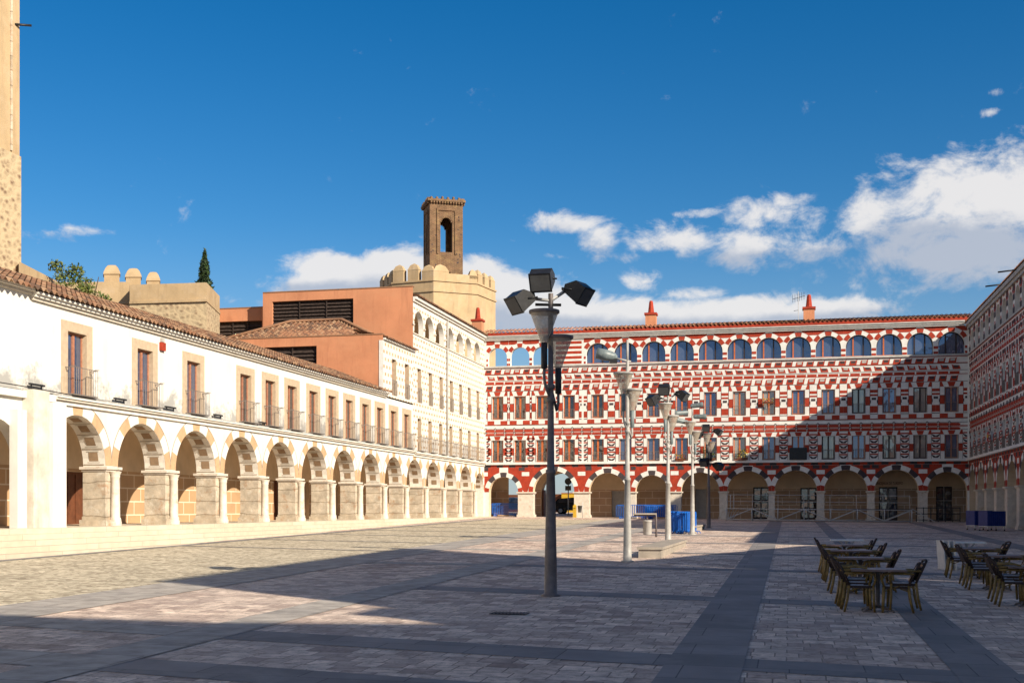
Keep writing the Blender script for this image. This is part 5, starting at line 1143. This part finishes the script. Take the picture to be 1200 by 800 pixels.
# things on the balconies of the red front
def flower_box(u, z, label, mts, d=.25, n=90, ww=.8, hh=.28):
    p = FR(u, d, z); r = thing('flower_box', label, 'flower box', (p[0], p[1], p[2]+EYE)); m = MB(); m.box((-ww/2, -.1, 0), (ww/2, .1, .16), BROWN); m.build('trough', r)
    m = MB(); leaves(m, [(random.uniform(-ww/2, ww/2), random.uniform(-.14, .14), .14+random.random()*hh) for _ in range(n)], .06, mts); m.build('flowers', r)
flower_box(RC[6]-.05, 8.15, 'window box of yellow and red flowers on the third floor', [FOLI, FLOWY, FLOWR, FLOWY])
flower_box(RC[8]-.1, 3.82, 'bushy green plants filling a balcony just above the arches', [FOLI, FOLI, FOLY], .2, 260, 1.0, .95)
flower_box(RC[7]+.25, 3.82, 'yellow and green potted plants on a sunlit balcony next to the bushy one', [FOLI, FLOWY, FOLY], .2, 160, .8, .7)
flower_box(RC[9]-.1, 3.82, 'small orange and green flowers on a balcony behind the pale lamp posts', [FOLI, FLOWR, FLOWY], .2, 80, .8, .35)
p = FR(RC[5]-.02, .12, 3.78); r = thing('balcony_screen', 'black cloth screen covering the railing of one balcony in the shade', 'screen', (p[0], p[1], p[2]+EYE)); m = MB(); m.box((-.66, -.02, .02), (.66, .02, .95), BLACKP)
for x in (-.6, 0, .6): m.tube([(x, -.02, .02), (x, .1, .05)], .015, IRON, 4)
m.build('cloth', r)
p = FQ(84.3, .28, 4.6); r = thing('hanging_flag', 'small red and yellow flag on a balcony of the shaded right-hand building', 'flag', (p[0], p[1], p[2]+EYE)); m = MB()
m.faces([(0, -.3, .5), (0, .3, .5), (-.03, .25, -.1), (-.02, -.25, -.1), (.01, -.3, .5), (.01, .3, .5), (-.02, .25, -.1), (-.01, -.25, -.1)], [(0, 1, 2, 3), (4, 7, 6, 5)], FLOWR); m.box((-.035, -.22, .12), (.015, .22, .3), FLOWY); m.build('cloth', r)
m = MB(); m.tube([(.3, 0, .5), (-.1, 0, .55)], .015, IRON, 5); m.build('pole', r)
# drain cover
m = MB(); u, w = -4.5, 19.2
m.box((-.3, -.18, .004), (.3, .18, .016), IRON)
for i in range(9): m.box((-.27+i*.06, -.15, .0161), (-.245+i*.06, .15, .024), IRON)
o = m.build('drain_cover'); o.location = (u, w, GW(u, w)); tag(o, 'small dark iron drain cover flush in the shaded paving near the dark lamp post', 'drain cover')

# ------------------------------------------------------------------ cafe tables and chairs
def chair_parts():
    P = {}
    a = MB(); a.box((-.22, -.23, .41), (.22, .23, .45), WICK); a.box((-.20, -.21, .451), (.21, .21, .475), SEATM); P['seat'] = a.mesh('seat')
    a = MB(); a.faces([(-.20, -.22, .50), (-.20, .22, .50), (-.34, .20, .80), (-.34, -.20, .80), (-.235, -.22, .49), (-.235, .22, .49), (-.375, .20, .79), (-.375, -.20, .79)], [(0, 1, 2, 3), (7, 6, 5, 4), (3, 2, 6, 7), (0, 4, 5, 1), (1, 5, 6, 2), (0, 3, 7, 4)], WICK)
    for y in (-.225, .225): a.tube([(-.20, y, .46), (-.28, y*.97, .66), (-.37, y*.9, .83)], .021, WICK, 7)
    a.tube([(-.37, -.205, .83), (-.385, 0, .845), (-.37, .205, .83)], .021, WICK, 7)
    a.faces([(-.198, -.12, .53), (-.198, .12, .53), (-.325, .11, .77), (-.325, -.11, .77)], [(0, 1, 2, 3)], BACKP); P['backrest'] = a.mesh('backrest')
    for nm, x0, x1, y in (('fl', .20, .22, -.22), ('fr', .20, .22, .22), ('bl', -.20, -.28, -.22), ('br', -.20, -.28, .22)):
        a = MB(); a.tube([(x0, y, .46), (x0*.6+x1*.4, y, .2), (x1, y*1.03, 0)], [.024, .023, .020], BAMB, 7); a.tube([(x0, y, .36), (x0*.3, y, .41)], .011, BAMB, 5); P[nm] = a.mesh('leg')
    for nm, y in (('al', -.25), ('ar', .25)):
        a = MB(); a.tube([(.20, y*.9, .44), (.235, y, .56), (.20, y, .645), (.10, y, .665), (-.15, y, .665), (-.28, y*.9, .66)], .020, BAMB, 7); P[nm] = a.mesh('armrest')
    return P
CP = chair_parts(); CN = {'seat': 'seat', 'backrest': 'backrest', 'fl': 'leg', 'fr': 'leg', 'bl': 'leg', 'br': 'leg', 'al': 'armrest', 'ar': 'armrest'}
proto_chair = None
def chair(u, w, rz, label, lift=0.):
    global proto_chair
    if proto_chair is None:
        r = thing('cafe_chair', label, 'chair', group='bamboo cafe chairs')
        for k, me in CP.items(): link(CN[k], me, r)
        proto_chair = r
    else: r = copy_tree(proto_chair)
    r['label'] = label; r.location = (u, w, GW(u, w)+lift); r.rotation_euler = (0, 0, rz); return r
def table_meshes(top, legm, sz=.9):
    h = sz/2; a = MB(); a.box((-h, -h*.8, .70), (h, h*.8, .735), top); b = MB(); b.lathe((0, 0, 0), [(.035, .06), (.035, .66), (.10, .699)], legm, 10)
    c = MB()
    for k in range(4): an = pi/4+k*pi/2; c.tube([(0, 0, .10), (.33*cos(an), .27*sin(an), .03), (.36*cos(an), .30*sin(an), .0)], [.03, .022, .018], legm, 6)
    for sx in (-1, 1):
        b.tube([(0, 0, .45), (.12*sx, 0, .60), (.2*sx, 0, .69)], .016, GALV, 5)
    return a.mesh('tabletop'), b.mesh('column'), c.mesh('base')
TM = table_meshes(TABT, LAMPD); TMW = table_meshes(TABW, TABW)
def table(u, w, label, ms=TM, rz=0):
    r = thing('cafe_table', label, 'table', (u, w, GW(u, w)), rz, 'cafe tables'); 
    for nm, me in zip(('tabletop', 'column', 'base'), ms): link(nm, me, r)
ordn = ['nearest', 'second', 'third', 'farthest']
for i, (uc, w) in enumerate(((1.48, 21.4), (1.40, 25.2), (1.37, 28.4), (1.36, 31.4))):
    table(uc, w, 'dark cafe table in the left-hand row, %s from the viewer' % ordn[i])
    n = (3, 2, 2, 2)[i]
    for k in range(n): chair(uc-.30-.055*k, w+(.02*k), radians(random.uniform(-4, 4)), 'bamboo chair, %s of the stack left of the %s table in the left-hand row' % (('lowest', 'middle', 'top')[k] if k < n-1 else 'top', ordn[i]), .05*k)
    for k in range(2): chair(uc+.30+.10*k, w+.02, pi+radians(random.uniform(-4, 4)), 'bamboo chair, %s of the pair right of the %s table in the left-hand row' % (('lower', 'upper')[k], ordn[i]), .05*k)
table(1.58, 35, 'white cafe table at the far end of the left-hand row', TMW)
for i, (uc, w) in enumerate(((4.28, 23.2), (4.30, 27.1), (4.34, 30.6))):
    table(uc, w, 'dark cafe table in the right-hand row, %s from the viewer' % ('nearest', 'second', 'farthest')[i])
    n = (3, 3, 2)[i]
    for k in range(n): chair(uc-.32-.055*k, w+(.02*k), radians(random.uniform(-4, 4)), 'bamboo chair, %s of the stack left of the %s table in the right-hand row' % (('lowest', 'middle', 'top')[k] if k < n-1 else 'top', ('nearest', 'second', 'farthest')[i]), .05*k)
    for k in range(2): chair(uc+.32+.10*k, w+.02, pi+radians(random.uniform(-4, 4)), 'bamboo chair, %s of the pair right of the %s table in the right-hand row' % (('lower', 'upper')[k], ('nearest', 'second', 'farthest')[i]), .05*k)
table(4.72, 34.6, 'white cafe table at the far end of the right-hand row', TMW)
for k in range(3):
    u, w = 4.02+.13*k, 34.2-.1*k
    r = thing('folded_table', 'white folded tabletop standing on edge beside the white table, %s of three' % ('leftmost', 'middle', 'rightmost')[k], 'table', (u, w, GW(u, w)), radians(8), 'folded white tables')
    m = MB(); m.faces([(-.0, -.35, 0), (.03, -.35, 0), (.03, .35, 0), (0, .35, 0), (-.05, -.35, .78), (-.02, -.35, .78), (-.02, .35, .78), (-.05, .35, .78)], [(0, 3, 2, 1), (4, 5, 6, 7), (0, 1, 5, 4), (1, 2, 6, 5), (2, 3, 7, 6), (3, 0, 4, 7)], TABW); m.build('tabletop', r)
    m = MB(); m.tube([(.045, -.25, .05), (.02, 0, .6), (.045, .25, .05)], .012, GALV, 5); m.build('legs', r)
